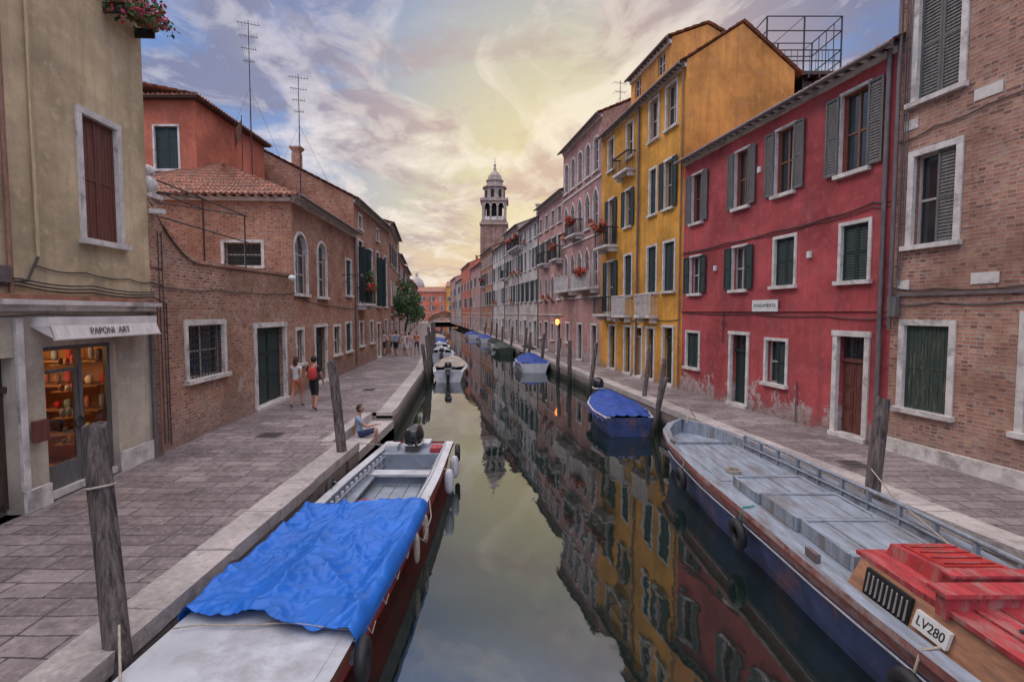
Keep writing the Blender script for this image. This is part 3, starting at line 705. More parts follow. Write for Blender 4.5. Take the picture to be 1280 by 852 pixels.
wirewalk(mb,FR,[(12.0,4.55),(11,4.5),(9.5,4.48),(6,4.5)],.014); wirewalk(mb,FR,[(12.0,4.2),(11,4.22),(9.5,4.2),(6,4.15)],.016,'pipe')
wirewalk(mb,FR,[(12.0,7.8),(11.2,7.9),(10.2,7.95),(6,8.2)],.014)
for q in range(3): mb.tube([FR.p(11.9-.06*q,4.2+.4*q,.05),FR.p(11.9-.06*q,12,.05)],.011,'pipe',5)
mb.tube([FR.p(12.0,3.6,.1),FR.p(12.0,11,.1)],.045,'pipe',8)
mb.fb(FR,11.8,12.02,3.9,4.35,.06,.16,'greyshut')
mb.build('house',E)
# red house
E=empty('red_house',FR.p(16.7,.8)); mb=MB(); s0,s1,z1=12.05,21.4,10.1
W=[(12.83,13.66,7.5,9.5,'open','greyshut'),(15.28,16.06,7.5,9.42,'open','greyshut'),(17.32,18.04,7.5,9.38,'open','greyshut'),(20.04,20.78,7.45,9.32,'open','greyshut'),
   (12.7,13.52,4.78,6.2,'closed','green'),(15.15,15.99,4.78,6.2,'closed','green'),(17.34,18.08,4.75,6.2,'open','green'),(20.06,20.82,4.72,6.16,'open','green'),
   (15.38,16.26,1.82,3.14,'half','green'),(20.1,21.0,1.82,3.2,'closed','green')]
D=[(12.68,13.52,.8,3.4),(17.18,18.05,.8,3.25)]
wall(mb,FR,s0,s1,.8,z1,[w[:4] for w in W]+D,'red',.24)
for i,w in enumerate(W): win(mb,FR,*w[:4],w[4],w[5],.08 if w[4]!='open' else .06,wm='red',fm='brownframe' if i<4 else 'frame',cur=i in(1,3))
door(mb,FR,*D[0],'woodbr',.13,.62); door(mb,FR,*D[1],'green',.1,.55,panels=False)
volume(mb,FR,s0,s1,z1,7.5,2.0,'red')
mb.fb(FR,s0+.01,s1-.01,4.02,4.1,.004,.05,'red')
mb.fb(FR,15.72,16.9,4.02,4.38,.052,.075,'plate')
mb.fb(FR,s0+.01,s0+.25,3.7,10.0,.004,.03,'red')
mb.tube([FR.p(12.25,.85,.1),FR.p(12.25,6.6,.1),FR.p(12.25,9.95,.1)],.055,'pipe',8)
mb.tube([FR.p(12.33,.85,.05),FR.p(12.33,3.3,.05)],.03,'copper',6)
wirewalk(mb,FR,[(12.05,6.55),(12.6,6.62),(14,6.5),(16,6.45),(18.5,6.42),(21.4,6.4)],.016)
wirewalk(mb,FR,[(12.05,6.45),(12.6,6.5),(14.5,6.42),(17,6.38),(21.4,6.34)],.012)
wirewalk(mb,FR,[(12.1,3.85),(14,3.9),(17,3.95),(21.4,4.0)],.014)
mb.tube([FR.p(18.5,2.9,.04),FR.p(18.5,4.0,.04),FR.p(18.35,4.1,.04)],.014,'cable'); mb.tube([FR.p(14.9,.85,.04),FR.p(14.9,2.0,.04)],.02,'pipe')
mb.torus(FR.p(18.45,3.6,.05),(FR.n[0],FR.n[1],0),.12,.012,'cable',14,5)
for (x,z) in ((14.5,5.5),(19,5.5),(16.7,8.4)): mb.fb(FR,x,x+.12,z,z+.18,.004,.08,'plate')
mb.build('house',E)
text('street_sign_lettering','FONDAMENTA',Vector(FR.p(16.31,4.2,.078)),frot(FR),.15,'ink',E)
# yellow house
E=empty('yellow_house',FR.p(26,.8)); mb=MB(); s0,s1,z1=21.4,30.7,14.05
W=[(22.12,23.02,11.8,13.6,'glass','green'),(23.75,24.62,11.8,13.6,'glass','green'),(26.42,27.2,11.8,13.5,'glass','green'),(28.9,29.7,11.8,13.5,'glass','green'),
   (22.34,23.1,8.45,10.5,'open','green'),(23.86,24.5,8.45,10.5,'closed','green'),(26.55,27.3,8.35,10.2,'open','green'),(28.8,29.6,7.7,10.2,'open','green'),
   (22.1,23.05,4.9,7.0,'closed','green'),(23.75,24.65,4.9,7.0,'closed','green'),(26.4,27.3,4.85,6.9,'closed','green'),(28.7,29.7,4.0,6.8,'open','green')]
D=[(22.1,22.95,.8,3.35),(23.85,24.55,.8,3.25),(25.1,25.85,.8,3.25),(26.4,27.15,.8,3.25),(28.4,29.3,.8,3.25)]
wall(mb,FR,s0,s1,.8,z1,[w[:4] for w in W]+D,'yellow',.24)
for i,w in enumerate(W): win(mb,FR,*w[:4],w[4],w[5],.09,wm='yellow',cur=i%2==0)
for i,q in enumerate(D): door(mb,FR,*q,['green','wooddk','curtain','green','wooddk'][i],.1,.45,panels=i!=2)
volume(mb,FR,s0,s1,z1,4.9,1.65,'yellow',sm='ochre')
for q in ((23.5,25.1),(26.3,28.0)):
    balcony(mb,FR,q[0],q[1],3.85,.45,1.0,False,'stone','stone',True)
balcony(mb,FR,28.2,30.1,7.62,.7,.95,True); balcony(mb,FR,26.1,27.9,11.1,.5,.85,False); balcony(mb,FR,28.3,30.2,3.9,.7,.95,False)
mb.tube([FR.p(25.6,.9,.09),FR.p(25.6,13.8,.09)],.055,'pipe',8); mb.tube([FR.p(21.55,.9,.07),FR.p(21.55,13.8,.07)],.04,'copper',8)
wirewalk(mb,FR,[(21.5,3.7),(24,3.65),(28,3.6),(30.7,3.6)],.016)
wall(mb,FR,23.6,27.9,14.2,16.1,[(26.7,27.4,14.9,15.8),(24.2,24.9,14.9,15.8)],'ochre',.15,o=-.5)
volume(mb,FR,23.6,27.9,16.1,3.4,.7,'ochre',z0=14.2,o=-.5,over=.25)
F5=Fr(*FR.p(0,0,-.5)[:2],FR.u[0],FR.u[1],-1)
pane(mb,F5,26.7,27.4,14.9,15.8,-.1); pane(mb,F5,24.2,24.9,14.9,15.8,-.1)
mb.build('house',E)
E=empty('rooftop_terrace',(12.2,23.4,14)); mb=MB()
mb.box(11.35,15.2,22.4,27,.8,12.2,'ochre'); mb.box(11.2,15.4,22.3,27.2,12.2,12.35,'tile')
for x in (10.9,12.5,14.1):
    for y in (22.6,24.8):
        mb.tube([(x,y,12.2 if x>11 else 14.2),(x,y,16.6)],.04,'metal')
mb.box(10.8,14.3,22.4,25.0,14.1,14.25,'wooddk')
for k in range(8): mb.box(10.8+.45*k,10.86+.45*k,22.38,25.02,13.95,14.1,'wooddk')
mb.box(12.6,14.2,22.7,24.9,12.4,13.95,'wooddk')
for z in (14.75,15.2,16.0,16.6):
    mb.tube([(10.9,22.6,z),(14.1,22.6,z)],.025,'metal'); mb.tube([(10.9,24.8,z),(14.1,24.8,z)],.025,'metal')
    for x in (10.9,14.1): mb.tube([(x,22.6,z),(x,24.8,z)],.025,'metal')
for k in range(13): x=10.9+3.2*k/12; mb.tube([(x,22.6,14.25),(x,22.6,15.2)],.012,'metal',5)
for k in range(5): y=22.6+2.2*k/4; mb.tube([(14.1,y,14.25),(14.1,y,16.6)],.02,'metal',5)
mb.tube([(10.9,22.6,15.2),(12.5,22.6,16.6)],.015,'metal'); mb.tube([(12.5,22.6,15.2),(14.1,22.6,16.6)],.015,'metal')
mb.build('terrace',E)
E=empty('gothic_palace',FR.p(34.5,.8)); mb=MB(); s0,s1,z1=30.7,38.5,15.5
W=[]
for i in range(5):
    x=31.25+1.5*i; W.append((x,x+.85,12.4,14.4,'round')); W.append((x,x+.85,9.2,11.4,'gothic')); W.append((x,x+.85,5.6,8.0,'gothic'))
D=[(31.3,32.2,.8,3.2),(34,34.9,.8,3.2),(36.8,37.6,1.8,3.2)]
wall(mb,FR,s0,s1,.8,z1,[w[:4] for w in W]+D,'pink',.24)
for w in W: win(mb,FR,*w[:4],w[4],wm='pink')
for q in D: door(mb,FR,*q,'wooddk',.12,.4,panels=False)
volume(mb,FR,s0,s1,z1,9,2.0,'pink',sm='brickR')
balcony(mb,FR,31,34.2,5.5,.7,.95,True,'stone','stone',True); balcony(mb,FR,35.3,38.3,5.5,.7,.95,False,'stone','stone',True); balcony(mb,FR,34,36.2,9.1,.6,.9,True)
planter(mb,FR,31.2,32.2,9.2); planter(mb,FR,37.2,38.2,9.2)
for z in (4.9,8.6,11.9): mb.fb(FR,s0+.01,s1-.01,z,z+.12,.004,.06,'stone')
mb.build('house',E)
R3=[(5.0,6.9),(8.0,9.8),(10.7,11.9)]
house('pink_palace',FR,38.5,46,12.9,'pink',R3,1.7,[['gothic'],['open','closed'],['glass']],detail=True,balc=.25,flo=.2)
house('white_townhouse',FR,46,54.5,12.3,'white',R3,2,[mixk,mixk,['glass']],balc=.25,flo=.25)
house('grey_townhouse',FR,54.5,62.6,13.1,'grey',R3,1.9,[mixk,mixk,['glass']],balc=.3,flo=.25)
house('cream_townhouse',FR,62.6,72,12.2,'white',R3,2.1,[mixk,mixk,['glass']],balc=.2,flo=.1)
house('brick_townhouse',FR,72,84.5,13,'brickH',R3,2.3,[mixk,mixk,['glass']],balc=.1)
house('pink_townhouse',FR,84.5,100,12,'pink',[(5,6.8),(8.4,10)],2.6,[mixk,mixk])
house('salmon_townhouse',FR,100,118,13.5,'salmon',[(5,6.8),(8.4,10)],2.8,[mixk,mixk])
house('grey_townhouse',FR,118,134,11.5,'grey',[(5,6.8),(8.4,10)],2.8,[mixk,mixk])
house('pink_townhouse',FR,134,152,13,'pink',[(5,6.8),(8.4,10)],2.8,[mixk,mixk])
E=empty('wall_lantern',FR.p(38,3.4)); mb=MB(); p=FR.p(38,3.3,.55)
mb.tube([FR.p(38,3.65,0),FR.p(38,3.7,.55)],.02,'metal'); mb.ell(p,(.15,.15,.24),'lampo'); mb.ell((p[0],p[1],p[2]+.26),(.2,.2,.06),'metal'); mb.build('lantern',E)
FV=Fr(-75,186,1,.02,1)
x=0
for nm,w,z,m in (('pink_townhouse',18,11,'pink'),('cream_townhouse',16,12.5,'cream'),('salmon_townhouse',17,11.5,'salmon'),('ochre_townhouse',15,13.5,'ochre'),('brick_townhouse',16,12,'brickH')):
    house(nm,FV,x,x+w,z,m,[(4.6,6.4),(8,9.6)],3,[mixk,mixk]); x+=w
E=empty('church_dome',(-37,200,.8)); mb=MB(); rows=[]
for z,r in ((8,2.8),(13.5,2.8),(13.7,3.1),(14.2,3),(15.3,2.7),(16.4,2.2),(17.3,1.2),(17.7,.5),(17.8,.5),(19,.5),(19.5,.08)):
    rows.append([(-37+r*math.cos(i*math.pi/12),200+r*math.sin(i*math.pi/12),z) for i in range(24)])
mb.grid(rows,'grey',True,closed=True); mb.build('dome',E)
# bell tower
E=empty('bell_tower',(-3.9,107,.8)); mb=MB(); cx,cy=-3.9,107
def sq(r,z,k=0): return [(cx+k+sx*r,cy+sy*r,z) for sx,sy in((-1,-1),(1,-1),(1,1),(-1,1))]
rows=[sq(2.6,.8),sq(2.5,21.6)]; mb.grid(rows,'brickT',False,closed=True)
for sx in (-2.35,0,2.35): mb.box(cx+sx-.28,cx+sx+.28,cy-2.72,cy-2.5,2,21.2,'brickT')
for sy in (-2.35,0,2.35): mb.box(cx-2.72,cx-2.5,cy+sy-.28,cy+sy+.28,2,21.2,'brickT')
mb.box(cx-2.9,cx+2.9,cy-2.9,cy+2.9,21.6,22.0,'tstone'); mb.box(cx-2.6,cx+2.6,cy-2.6,cy+2.6,22,22.5,'brickT')
for ang in range(4):
    c,s=[(1,0),(0,1),(-1,0),(0,-1)][ang]
    FB=Fr(cx-2.45*c+2.45*s,cy-2.45*s-2.45*c,c,s,1)
    if (FB.n[0]*(FB.p(2.45,0)[0]-cx)+FB.n[1]*(FB.p(2.45,0)[1]-cy))<0: FB.n=(-FB.n[0],-FB.n[1])
    op=[(.55,1.6,22.6,26),(1.92,2.97,22.6,26),(3.3,4.35,22.6,26)]
    wall(mb,FB,0,4.9,22.5,26.4,op,'tstone',.5)
    for q in op: arch(mb,FB,q[0],q[1],25.3,26,'round','tstone','stone'); mb.fb(FB,q[0],q[1],22.6,23.3,-.3,-.1,'stone')
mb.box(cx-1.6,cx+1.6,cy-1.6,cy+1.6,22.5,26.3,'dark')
mb.box(cx-2.85,cx+2.85,cy-2.85,cy+2.85,26.4,26.9,'tstone')
def ring(r,z,n=16): return [(cx+r*math.cos(i*2*math.pi/n+.2),cy+r*math.sin(i*2*math.pi/n+.2),z) for i in range(n)]
mb.grid([ring(2.2,26.9,8),ring(2.15,29.3,8)],'tstone',False,closed=True)
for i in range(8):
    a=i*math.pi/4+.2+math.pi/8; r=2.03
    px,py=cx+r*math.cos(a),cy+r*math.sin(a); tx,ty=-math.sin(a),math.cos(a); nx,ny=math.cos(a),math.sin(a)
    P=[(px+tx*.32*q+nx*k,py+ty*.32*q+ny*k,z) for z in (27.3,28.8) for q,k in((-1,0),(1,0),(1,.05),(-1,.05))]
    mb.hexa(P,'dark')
mb.grid([ring(2.5,29.3,16),ring(2.5,29.6,16),ring(1.7,29.65,16),ring(1.6,30.7,16),ring(1.85,30.75,16),ring(1.85,30.95,16),ring(1.5,31.0,16),ring(1.35,31.8,16),ring(.8,32.5,16),ring(.35,32.9,16),ring(.3,33.5,16),ring(.12,33.7,16),ring(.3,34.1,16),ring(.08,34.4,16),ring(.04,35.6,16)],'tstone',False,closed=True)
mb.v=[(v[0]+(v[2]-.8)*.012,v[1],v[2]) for v in mb.v]
mb.build('tower',E)
# ------------------------------------------------------------------ ground, pavement, quay
LQ=[(-3.78,-30),(-3.78,12.4),(-3.8,12.5),(-3.85,16.2),(-3.88,17),(-5.04,29.2),(-8.0,51),(-15.6,100),(-23.2,150),(-25.5,165)]
RQ=[(12.5,-30),(6.84,6.67),(5.28,16.6),(2.96,31.4),(-7.9,100),(-15.8,150),(-16.8,158)]
def quaystrip(nm,Q,side,far):
    top=MB(); kb=MB(); qw=MB(); W=.48
    for i in range(len(Q)-1):
        (x0,y0),(x1,y1)=Q[i],Q[i+1]
        notch=(side<0 and y0==12.5)
        L=math.hypot(x1-x0,y1-y0)
        a=(x0+side*W,y0);b=(x1+side*W,y1)
        top.face([(a[0]+(side*.2 if notch else 0),y0,.8),(b[0]+(side*.2 if notch else 0),y1,.8),(far,y1,.8),(far,y0,.8)],'pave')
        if not notch:
            n=max(1,int(L/1.5)) if y0<60 and y0>-10 else max(1,int(L/6))
            if y0==-30: n=30
            for k in range(n):
                t0=k/n;t1=(k+1)/n-.008/L; P=[]
                dz=rnd(-.007,.007) ; jo=rnd(-.014,.014)
                q=[(x0+(x1-x0)*t,y0+(y1-y0)*t) for t in(t0,t1)]
                for z in (.62,.815+dz):
                    P+=[(q[0][0]-side*.03+jo,q[0][1],z),(q[1][0]-side*.03+jo,q[1][1],z),(q[1][0]+side*(W+.005),q[1][1],z),(q[0][0]+side*(W+.005),q[0][1],z)]
                kb.hexa(P,'kerb')
            qw.face([(x0,y0,-1.5),(x1,y1,-1.5),(x1,y1,.7),(x0,y0,.7)],'quay')
        else:
            xa=x0-.66
            for k,(zz,xx) in enumerate(((.56,xa+.0),(.32,xa+.26),(.08,xa+.5))):
                kb.box(xx,-3.8+.02,y0+.003,y1-.003,zz-.5,zz,'kerb')
            kb.box(xa-.3,xa,y0-.0,y1,.4,.812,'kerb')
            for yy in (y0,y1): qw.face([(x0-.7,yy,-1),(x0,yy,-1),(x0,yy,.7),(x0-.7,yy,.7)],'quay')
    return top,kb,qw
E1,K,Qw=quaystrip('l',LQ,-1,-120)
E2,K2,Qw2=quaystrip('r',RQ,1,120)
E1.build('pavement'); E2.build('pavement'); 
K.build('kerb'); K2.build('kerb'); Qw.build('quay_wall'); Qw2.build('quay_wall')
mb=MB(); mb.face([(-900,165,.79),(900,165,.79),(900,1500,.79),(-900,1500,.79)],'pave'); mb.face([(-900,-30,.79),(-119,-30,.79),(-119,166,.79),(-900,166,.79)],'pave'); mb.face([(119,-30,.79),(900,-30,.79),(900,166,.79),(119,166,.79)],'pave'); mb.build('ground')
mb=MB(); mb.face([(-400,-400,0),(400,-400,0),(400,400,0),(-400,400,0)],'water'); mb.build('canal_water')
def manhole(x,y,w=.3):
    mb=MB(); mb.box(x-w,x+w,y-w,y+w,.78,.806,'pipe')
    for k in range(5): mb.box(x-w+.05,x+w-.05,y-w+.06+k*.11,y-w+.1+k*.11,.806,.811,'metal')
    mb.build('manhole_cover')
manhole(-6.3,13.2); manhole(-5.9,21,.25); manhole(7.2,10.6,.25)
# ------------------------------------------------------------------ footbridge
E=empty('brick_footbridge',(-19.5,152,0)); mb=MB(); x0,x1=-24.5,-14.8; n=16
for y in (150,153):
    for i in range(n):
        t0,t1=i/n,(i+1)/n; f=lambda t:(x0+(x1-x0)*t)
        lo=lambda t:.3+1.75*math.sin(math.pi*t)**.6; hi=lambda t:1.3+1.9*math.sin(math.pi*t)
        mb.face([(f(t0),y,lo(t0)),(f(t1),y,lo(t1)),(f(t1),y,hi(t1)+.9),(f(t0),y,hi(t0)+.9)],'brickH')
        mb.face([(f(t0),y-.03,lo(t0)),(f(t1),y-.03,lo(t1)),(f(t1),y-.03,lo(t1)+.3),(f(t0),y-.03,lo(t0)+.3)],'stone')
        mb.face([(f(t0),y-.2,hi(t0)+.95),(f(t1),y-.2,hi(t1)+.95),(f(t1),y+.2,hi(t1)+.95),(f(t0),y+.2,hi(t0)+.95)],'stone')
        if y==150:
            mb.face([(f(t0),150,lo(t0)),(f(t1),150,lo(t1)),(f(t1),153,lo(t1)),(f(t0),153,lo(t0))],'brickH'); mb.face([(f(t0),150,hi(t0)),(f(t1),150,hi(t1)),(f(t1),153,hi(t1)),(f(t0),153,hi(t0))],'pave')
mb.build('bridge',E)
# ------------------------------------------------------------------ mooring posts
def post(base,top,r=.12,band=False):
    b=Vector(base); t=Vector(top); n=14; k=14; rows=[]; sd=rnd(0,99)
    d=(t-b).normalized(); a=d.orthogonal().normalized(); c=d.cross(a)
    for i in range(k+1):
        u=i/k; rr=r*(1.1-.2*u); row=[]
        for j in range(n):
            th=2*math.pi*j/n; q=a*math.cos(th)+c*math.sin(th)
            w=1+.2*noise.noise(Vector((math.cos(th)*1.6+sd,math.sin(th)*1.6,u*4)))
            row.append(b.lerp(t,u)+q*rr*w+d*(.08*noise.noise(Vector((math.cos(th)*1.5,sd,math.sin(th)*1.5))) if i==k else 0))
        rows.append(row)
    mb=MB(); mb.grid(rows,'post',True,closed=True)
    cap=[p for p in rows[-1]]; ctr=sum((Vector(p) for p in cap),Vector())/n+d*.02
    for j in range(n): mb.face([cap[j],cap[(j+1)%n],ctr],'post')
    if band:
        for q in band:
            pp=b.lerp(t,q); mb.torus(pp,d,r*1.08,.012,'rope',16,5)
    mb.build('mooring_post',None,(base[0],base[1],0))
post((-3.48,4.5,-1.2),(-4.12,5.0,2.87),.112,band=(.86,))
post((-3.62,11.3,-1.2),(-4.2,11.9,2.85),.12)
post((6.02,8.6,-1.2),(6.5,8.9,2.47),.125)
post((4.75,17.2,-1.2),(5.35,17.9,2.35),.09); post((4.75,19.0,-1.2),(5.3,19.6,2.7),.09); post((4.2,16.3,-1.2),(4.9,16.2,1.9),.08)
post((3.55,24.4,-1.2),(4.1,24.9,2.5),.11)
for y in (28.3,31.5,36,41,43,50,56,61,68,75): post((7.6-.156*y,y,-1.2),(7.72-.156*y+rnd(-.15,.25),y+rnd(-.3,.3),rnd(2.2,2.9)),.12)
for y,x in ((28.5,-4.7),(30,-4.85),(31.3,-5.0),(33,-5.3),(35,-5.55),(38,-6.0),(42,-6.6),(47,-7.2),(53,-8.1),(60,-9.2),(68,-10.4)): post((x+.12,y,-1.2),(x+rnd(-.25,.05),y+rnd(-.3,.3),rnd(2.2,3.0)),.11)
# ------------------------------------------------------------------ boats
def lerp_tab(tab,y):
    if y<=tab[0][0]: return tab[0][1:]
    for i in range(len(tab)-1):
        if y<=tab[i+1][0]:
            t=(y-tab[i][0])/(tab[i+1][0]-tab[i][0]); t2=t*t*(3-2*t)*.35+t*.65
            return tuple(a+(b-a)*t2 for a,b in zip(tab[i][1:],tab[i+1][1:]))
    return tab[-1][1:]
def hull(mb,T,tab,n,mats,zf,capends=(True,True),rail=.035,gw=.14,wl=.26):
    y0,y1=tab[0][0],tab[-1][0]; rows=[]; outer=[]
    for i in range(n+1):
        y=y0+(y1-y0)*i/n; hw,zs,bf=lerp_tab(tab,y); g=min(gw,hw*.6); zf2=min(zf,zs-.05)
        half=[(0,-.25),(bf*hw,-.2),(hw*(.55+.42*bf),.16),(hw*(.75+.24*bf),zs-wl),(hw,zs-.1),(hw+rail,zs-.09),(hw+rail,zs),(hw-g,zs+.008),(hw-g-.02,zf2),(0,zf2)]
        full=[(-x,z) for x,z in half[::-1]]+half[1:]
        rows.append([T(x,y,z) for x,z in full]); outer.append([T(x,y,z) for x,z in ([(-a,b) for a,b in half[6:0:-1]]+half[0:7])])
    mb.grid(rows,None,False,matf=lambda a,b:(mats[::-1]+mats)[b])
    if capends[0]: mb.face(outer[0],mats[2])
    if capends[1]: mb.face(outer[-1],mats[2])
def outboard(mb,T,x,y,z,s=1.0,dirn=1):
    def fn(p): return Vector((p.x*(1-.25*max(0,p.z)/.3),p.y,p.z))
    c=Vector(T(x,y,z))
    mb.ell(c,(.18*s,.27*s,.2*s),'blacklac',.62,20,12,fn=fn)
    mb.ell(c-Vector((0,0,.14*s)),(.19*s,.28*s,.03),'plate',.6,20,6)
    mb.box(c.x-.08*s,c.x+.08*s,c.y-.1*s,c.y+.12*s,c.z-.9*s,c.z-.15*s,'blacklac')
    mb.tube([c+Vector((0,-.2*s,-.12*s)),c+Vector((.03,-.65*s,-.02))],.025*s,'blacklac')
    mb.box(c.x-.13*s,c.x+.13*s,c.y-.2*s,c.y-.1*s,c.z-.45*s,c.z-.18*s,'pipe')
E=empty('motor_boat',(-2.45,8,0)); mb=MB()
T=lambda x,y,z:(-2.46+x+(y-8)*.022,y,z)
tab=[(.2,.05,1.02,.05),(1.2,.42,.95,.15),(2.6,.78,.86,.4),(4.4,.92,.78,.6),(7,.95,.72,.72),(10,.93,.70,.75),(12.95,.82,.70,.75)]
hull(mb,T,tab,40,['boatred','boatred','boatred','whitep','whitep','boatbrown','whitep','boatgrey','boatgrey'],.22,wl=.2)
rows=[]
for i in range(21):
    y=.25+(5.3-.25)*i/20; hw,zs,bf=lerp_tab(tab,y); w=max(.01,hw-.1)
    rows.append([T(w*(j/10-1),y,zs+.012+.05*(1-(j/10-1)**2)) for j in range(21)])
mb.grid(rows,'whitep')
mb.box(-3.3,-1.65,5.25,5.3,.25,.72,'boatgrey')
for sx in (-1,1):
    mb.tube([T(sx*(lerp_tab(tab,y)[0]-.15),y,lerp_tab(tab,y)[1]+.02) for y in [8.3+.25*k for k in range(19)]],.022,'whitep',6)
    for k in range(16):
        y=8.1+k*.26; hw=lerp_tab(tab,y)[0]; X=sx*(hw-.19)
        p=T(X,y,0); mb.box(p[0]-.03,p[0]+.03,y-.025,y+.025,.22,.66,'whitep')
    for z in (.42,.6):
        pts=[T(sx*(lerp_tab(tab,y)[0]-.235),y,z) for y in (8,9,10,11,12.2)]; mb.tube(pts,.02,'boatgrey',5)
for k in range(5):
    xx=-.68+k*.275; mb.box(T(xx,0,0)[0]+.27,T(xx,0,0)[0]+.53,8.1,11.9,.225,.25,'boatgrey')
for y in (9.0,10.0,11.0): mb.box(T(-.68,y,0)[0],T(.68,y,0)[0],y-.03,y+.03,.25,.262,'whitep')
mb.box(-3.14,-1.66,10.85,11.2,.46,.51,'whitep'); mb.box(-3.05,-1.75,11.0,11.04,.25,.46,'boatgrey')
mb.box(-3.2,-2.95,8.2,10.8,.44,.48,'boatgrey')
mb.box(-3.1,-1.62,11.9,12.9,.62,.665,'boatgrey'); mb.box(-3.1,-1.62,11.88,11.9,.24,.66,'boatgrey')
mb.box(-2.65,-2.05,12.5,12.99,.665,.76,'whitep')
mb.box(-3.05,-2.75,12.1,12.5,.665,.8,'whitep'); mb.box(-1.95,-1.7,12.0,12.35,.665,.78,'redpaint')
outboard(mb,T,-.02,12.3,1.02,1.25)
mb.tube([(-2.3,12.2,1.0),(-2.2,11.6,.95)],.03,'blacklac')
mb.ell(T(-.4,9.6,.33),(.16,.12,.09),'redpaint',.7,12,8); mb.ell(T(.35,8.9,.3),(.2,.14,.07),'rope',.8,12,8)
for (x,y) in ((1.06,11.6),(1.08,10.6)):
    p=T(x,y,.45); mb.ell(p,(.1,.1,.26),'whitep',.75,12,10); mb.tube([(p[0],p[1],p[2]+.24),T(x-.14,y,.72)],.01,'rope')
for (x,y,z,R) in ((1.05,4.9,.56,.16),(-1.03,6.3,.6,.2),(-1.03,9.6,.6,.2),(1.0,12.6,.5,.16)):
    mb.torus(T(x,y,z),(1,.1,0),R,.065,'rubber'); mb.tube([T(x,y,z+R),T(x*.9,y,.76)],.012,'rope')
mb.tube([T(.95,9.0,.72),T(1.06,8.6,.5),T(1.04,8.0,.35),T(.98,7.5,.7)],.012,'rope')
for y in (7.6,8.3): p=T(1.02,y,.42); mb.ell(p,(.05,.05,.24),'rope',.8,8,8)
mb.tube([T(-.8,12.6,.7),(-3.75,12.3,.82)],.012,'rope'); mb.tube([T(-.8,4.2,.82),(-3.65,4.6,1.1)],.012,'rope')
mb.tube([T(.3+.16*math.cos(k*.7)*(1-k*.02),3.6+.16*math.sin(k*.7),.84+.003*k) for k in range(24)],.012,'rope')
mb.build('hull',E)
mb=MB(); rows=[]; NX,NY=130,150; ya,yb=5.0,8.45
for j in range(NY+1):
    v=j/NY; y0=ya+(yb-ya)*v; row=[]
    for i in range(NX+1):
        u=i/NX*2-1; hw,zs,bf=lerp_tab(tab,y0)
        skew=.2*(-u) if v<.5 else .12*(u)
        y=y0+skew*(abs(v-.5)*2)**2+.04*math.sin(u*7+2)*(1 if v in(0,1) else .3)
        ext=hw+.06; x=u*ext
        inn=min(1,max(0,(.9-abs(u))/.25))
        z=zs+.10-.10*inn*math.sin(math.pi*v)**.6*(1-.4*math.cos(u*4))
        z+=.13*math.exp(-((u+.1)/.28)**2)*math.exp(-((v-.22)/.25)**2)+.07*math.exp(-((u-.45)/.2)**2)*math.exp(-((v-.7)/.12)**2)
        f=abs(noise.noise(Vector((x*1.5+y*.9,y*.7-x*.5,3)))) 
        z+=.07*(1-min(1,f*3.2))**1.5+.022*noise.noise(Vector((x*3.2,y*2.2,1)))
        f2=abs(noise.noise(Vector((x*3.1-y*2.2,y*1.6+x*.8,9)))); z+=.030*(1-min(1,f2*3.4))**1.7
        f3=abs(noise.noise(Vector((x*6-y*2,y*3.5+x*2,19)))); z+=.014*(1-min(1,f3*3.4))
        f4=abs(noise.noise(Vector((x*3+y*6,y*2.5-x*5,29)))); z+=.010*(1-min(1,f4*4))
        z=max(z,zs+.075 if y0<5.6 else (zs+.04 if abs(u)>.72 else zs-.2))
        if abs(u)>.95: z=zs+.045-(abs(u)-.95)*2.6-.03*noise.noise(Vector((y*3,u,1))); x=math.copysign(ext+.012,u)
        row.append(T(x,y,z))
    rows.append(row)
mb.grid(rows,'tarp'); t=mb.build('tarpaulin',E)
mb=MB(); 
for k in range(6): mb.tube([T(.99,5.2+k*.55,.72),T(1.035,5.25+k*.55,.60),T(1.0,5.5+k*.55,.58)],.008,'rope')
mb.tube([T(-.9+1.8*i/12,4.99+.02*math.sin(i),lerp_tab(tab,5)[1]+.05+.05*(1-(i/6-1)**2)) for i in range(13)],.008,'rope')
mb.build('lashings',E)
# barge
E=empty('cargo_barge',(4.9,8,0)); mb=MB()
T=lambda x,y,z:(4.93+x-(.045*(y-7) if y>7 else 0),y,z)
tab=[(1.0,.9,.95,.7),(3.5,1.1,.9,.78),(6.5,1.2,.88,.8),(9.5,1.14,.88,.78),(11.8,1.0,.93,.7),(12.9,.78,1.0,.6),(13.5,.45,1.06,.4),(13.75,.08,1.1,.1)]
hull(mb,T,tab,50,['bargeblue','bargeblue','bargeblue','bargerail','bargerail','bargerail','bargedeck','bargedeck','bargedeck'],.74,gw=.13,rail=.05,wl=.3)
for y0,y1,z in ((8.55,9.5,.90),(7.45,8.5,.93),(6.25,7.4,.93)):
    x0,x1=T(-.62,(y0+y1)/2,0)[0],T(.55,(y0+y1)/2,0)[0]; w=(x1-x0)/4
    for k in range(4): mb.box(x0+w*k+.006,x0+w*(k+1)-.006,y0,y1,.75,z+rnd(-.008,.008),'bargedeck')
    mb.box(x0-.04,x1+.04,y0-.02,y0+.06,.75,z+.025,'bargedeck'); mb.box(x0-.04,x1+.04,y1-.06,y1+.02,.75,z+.025,'bargedeck')
    mb.box(x0-.05,x0-.0,y0+.06,y1-.06,.75,z+.02,'bargedeck'); mb.box(x1,x1+.05,y0+.06,y1-.06,.75,z+.02,'bargedeck')
for k in range(8):
    xx=-.72+k*.19
    mb.box(T(xx,11,0)[0],T(xx,11,0)[0]+.18,9.7,12.4,.742,.755+rnd(0,.008),'bargedeck')
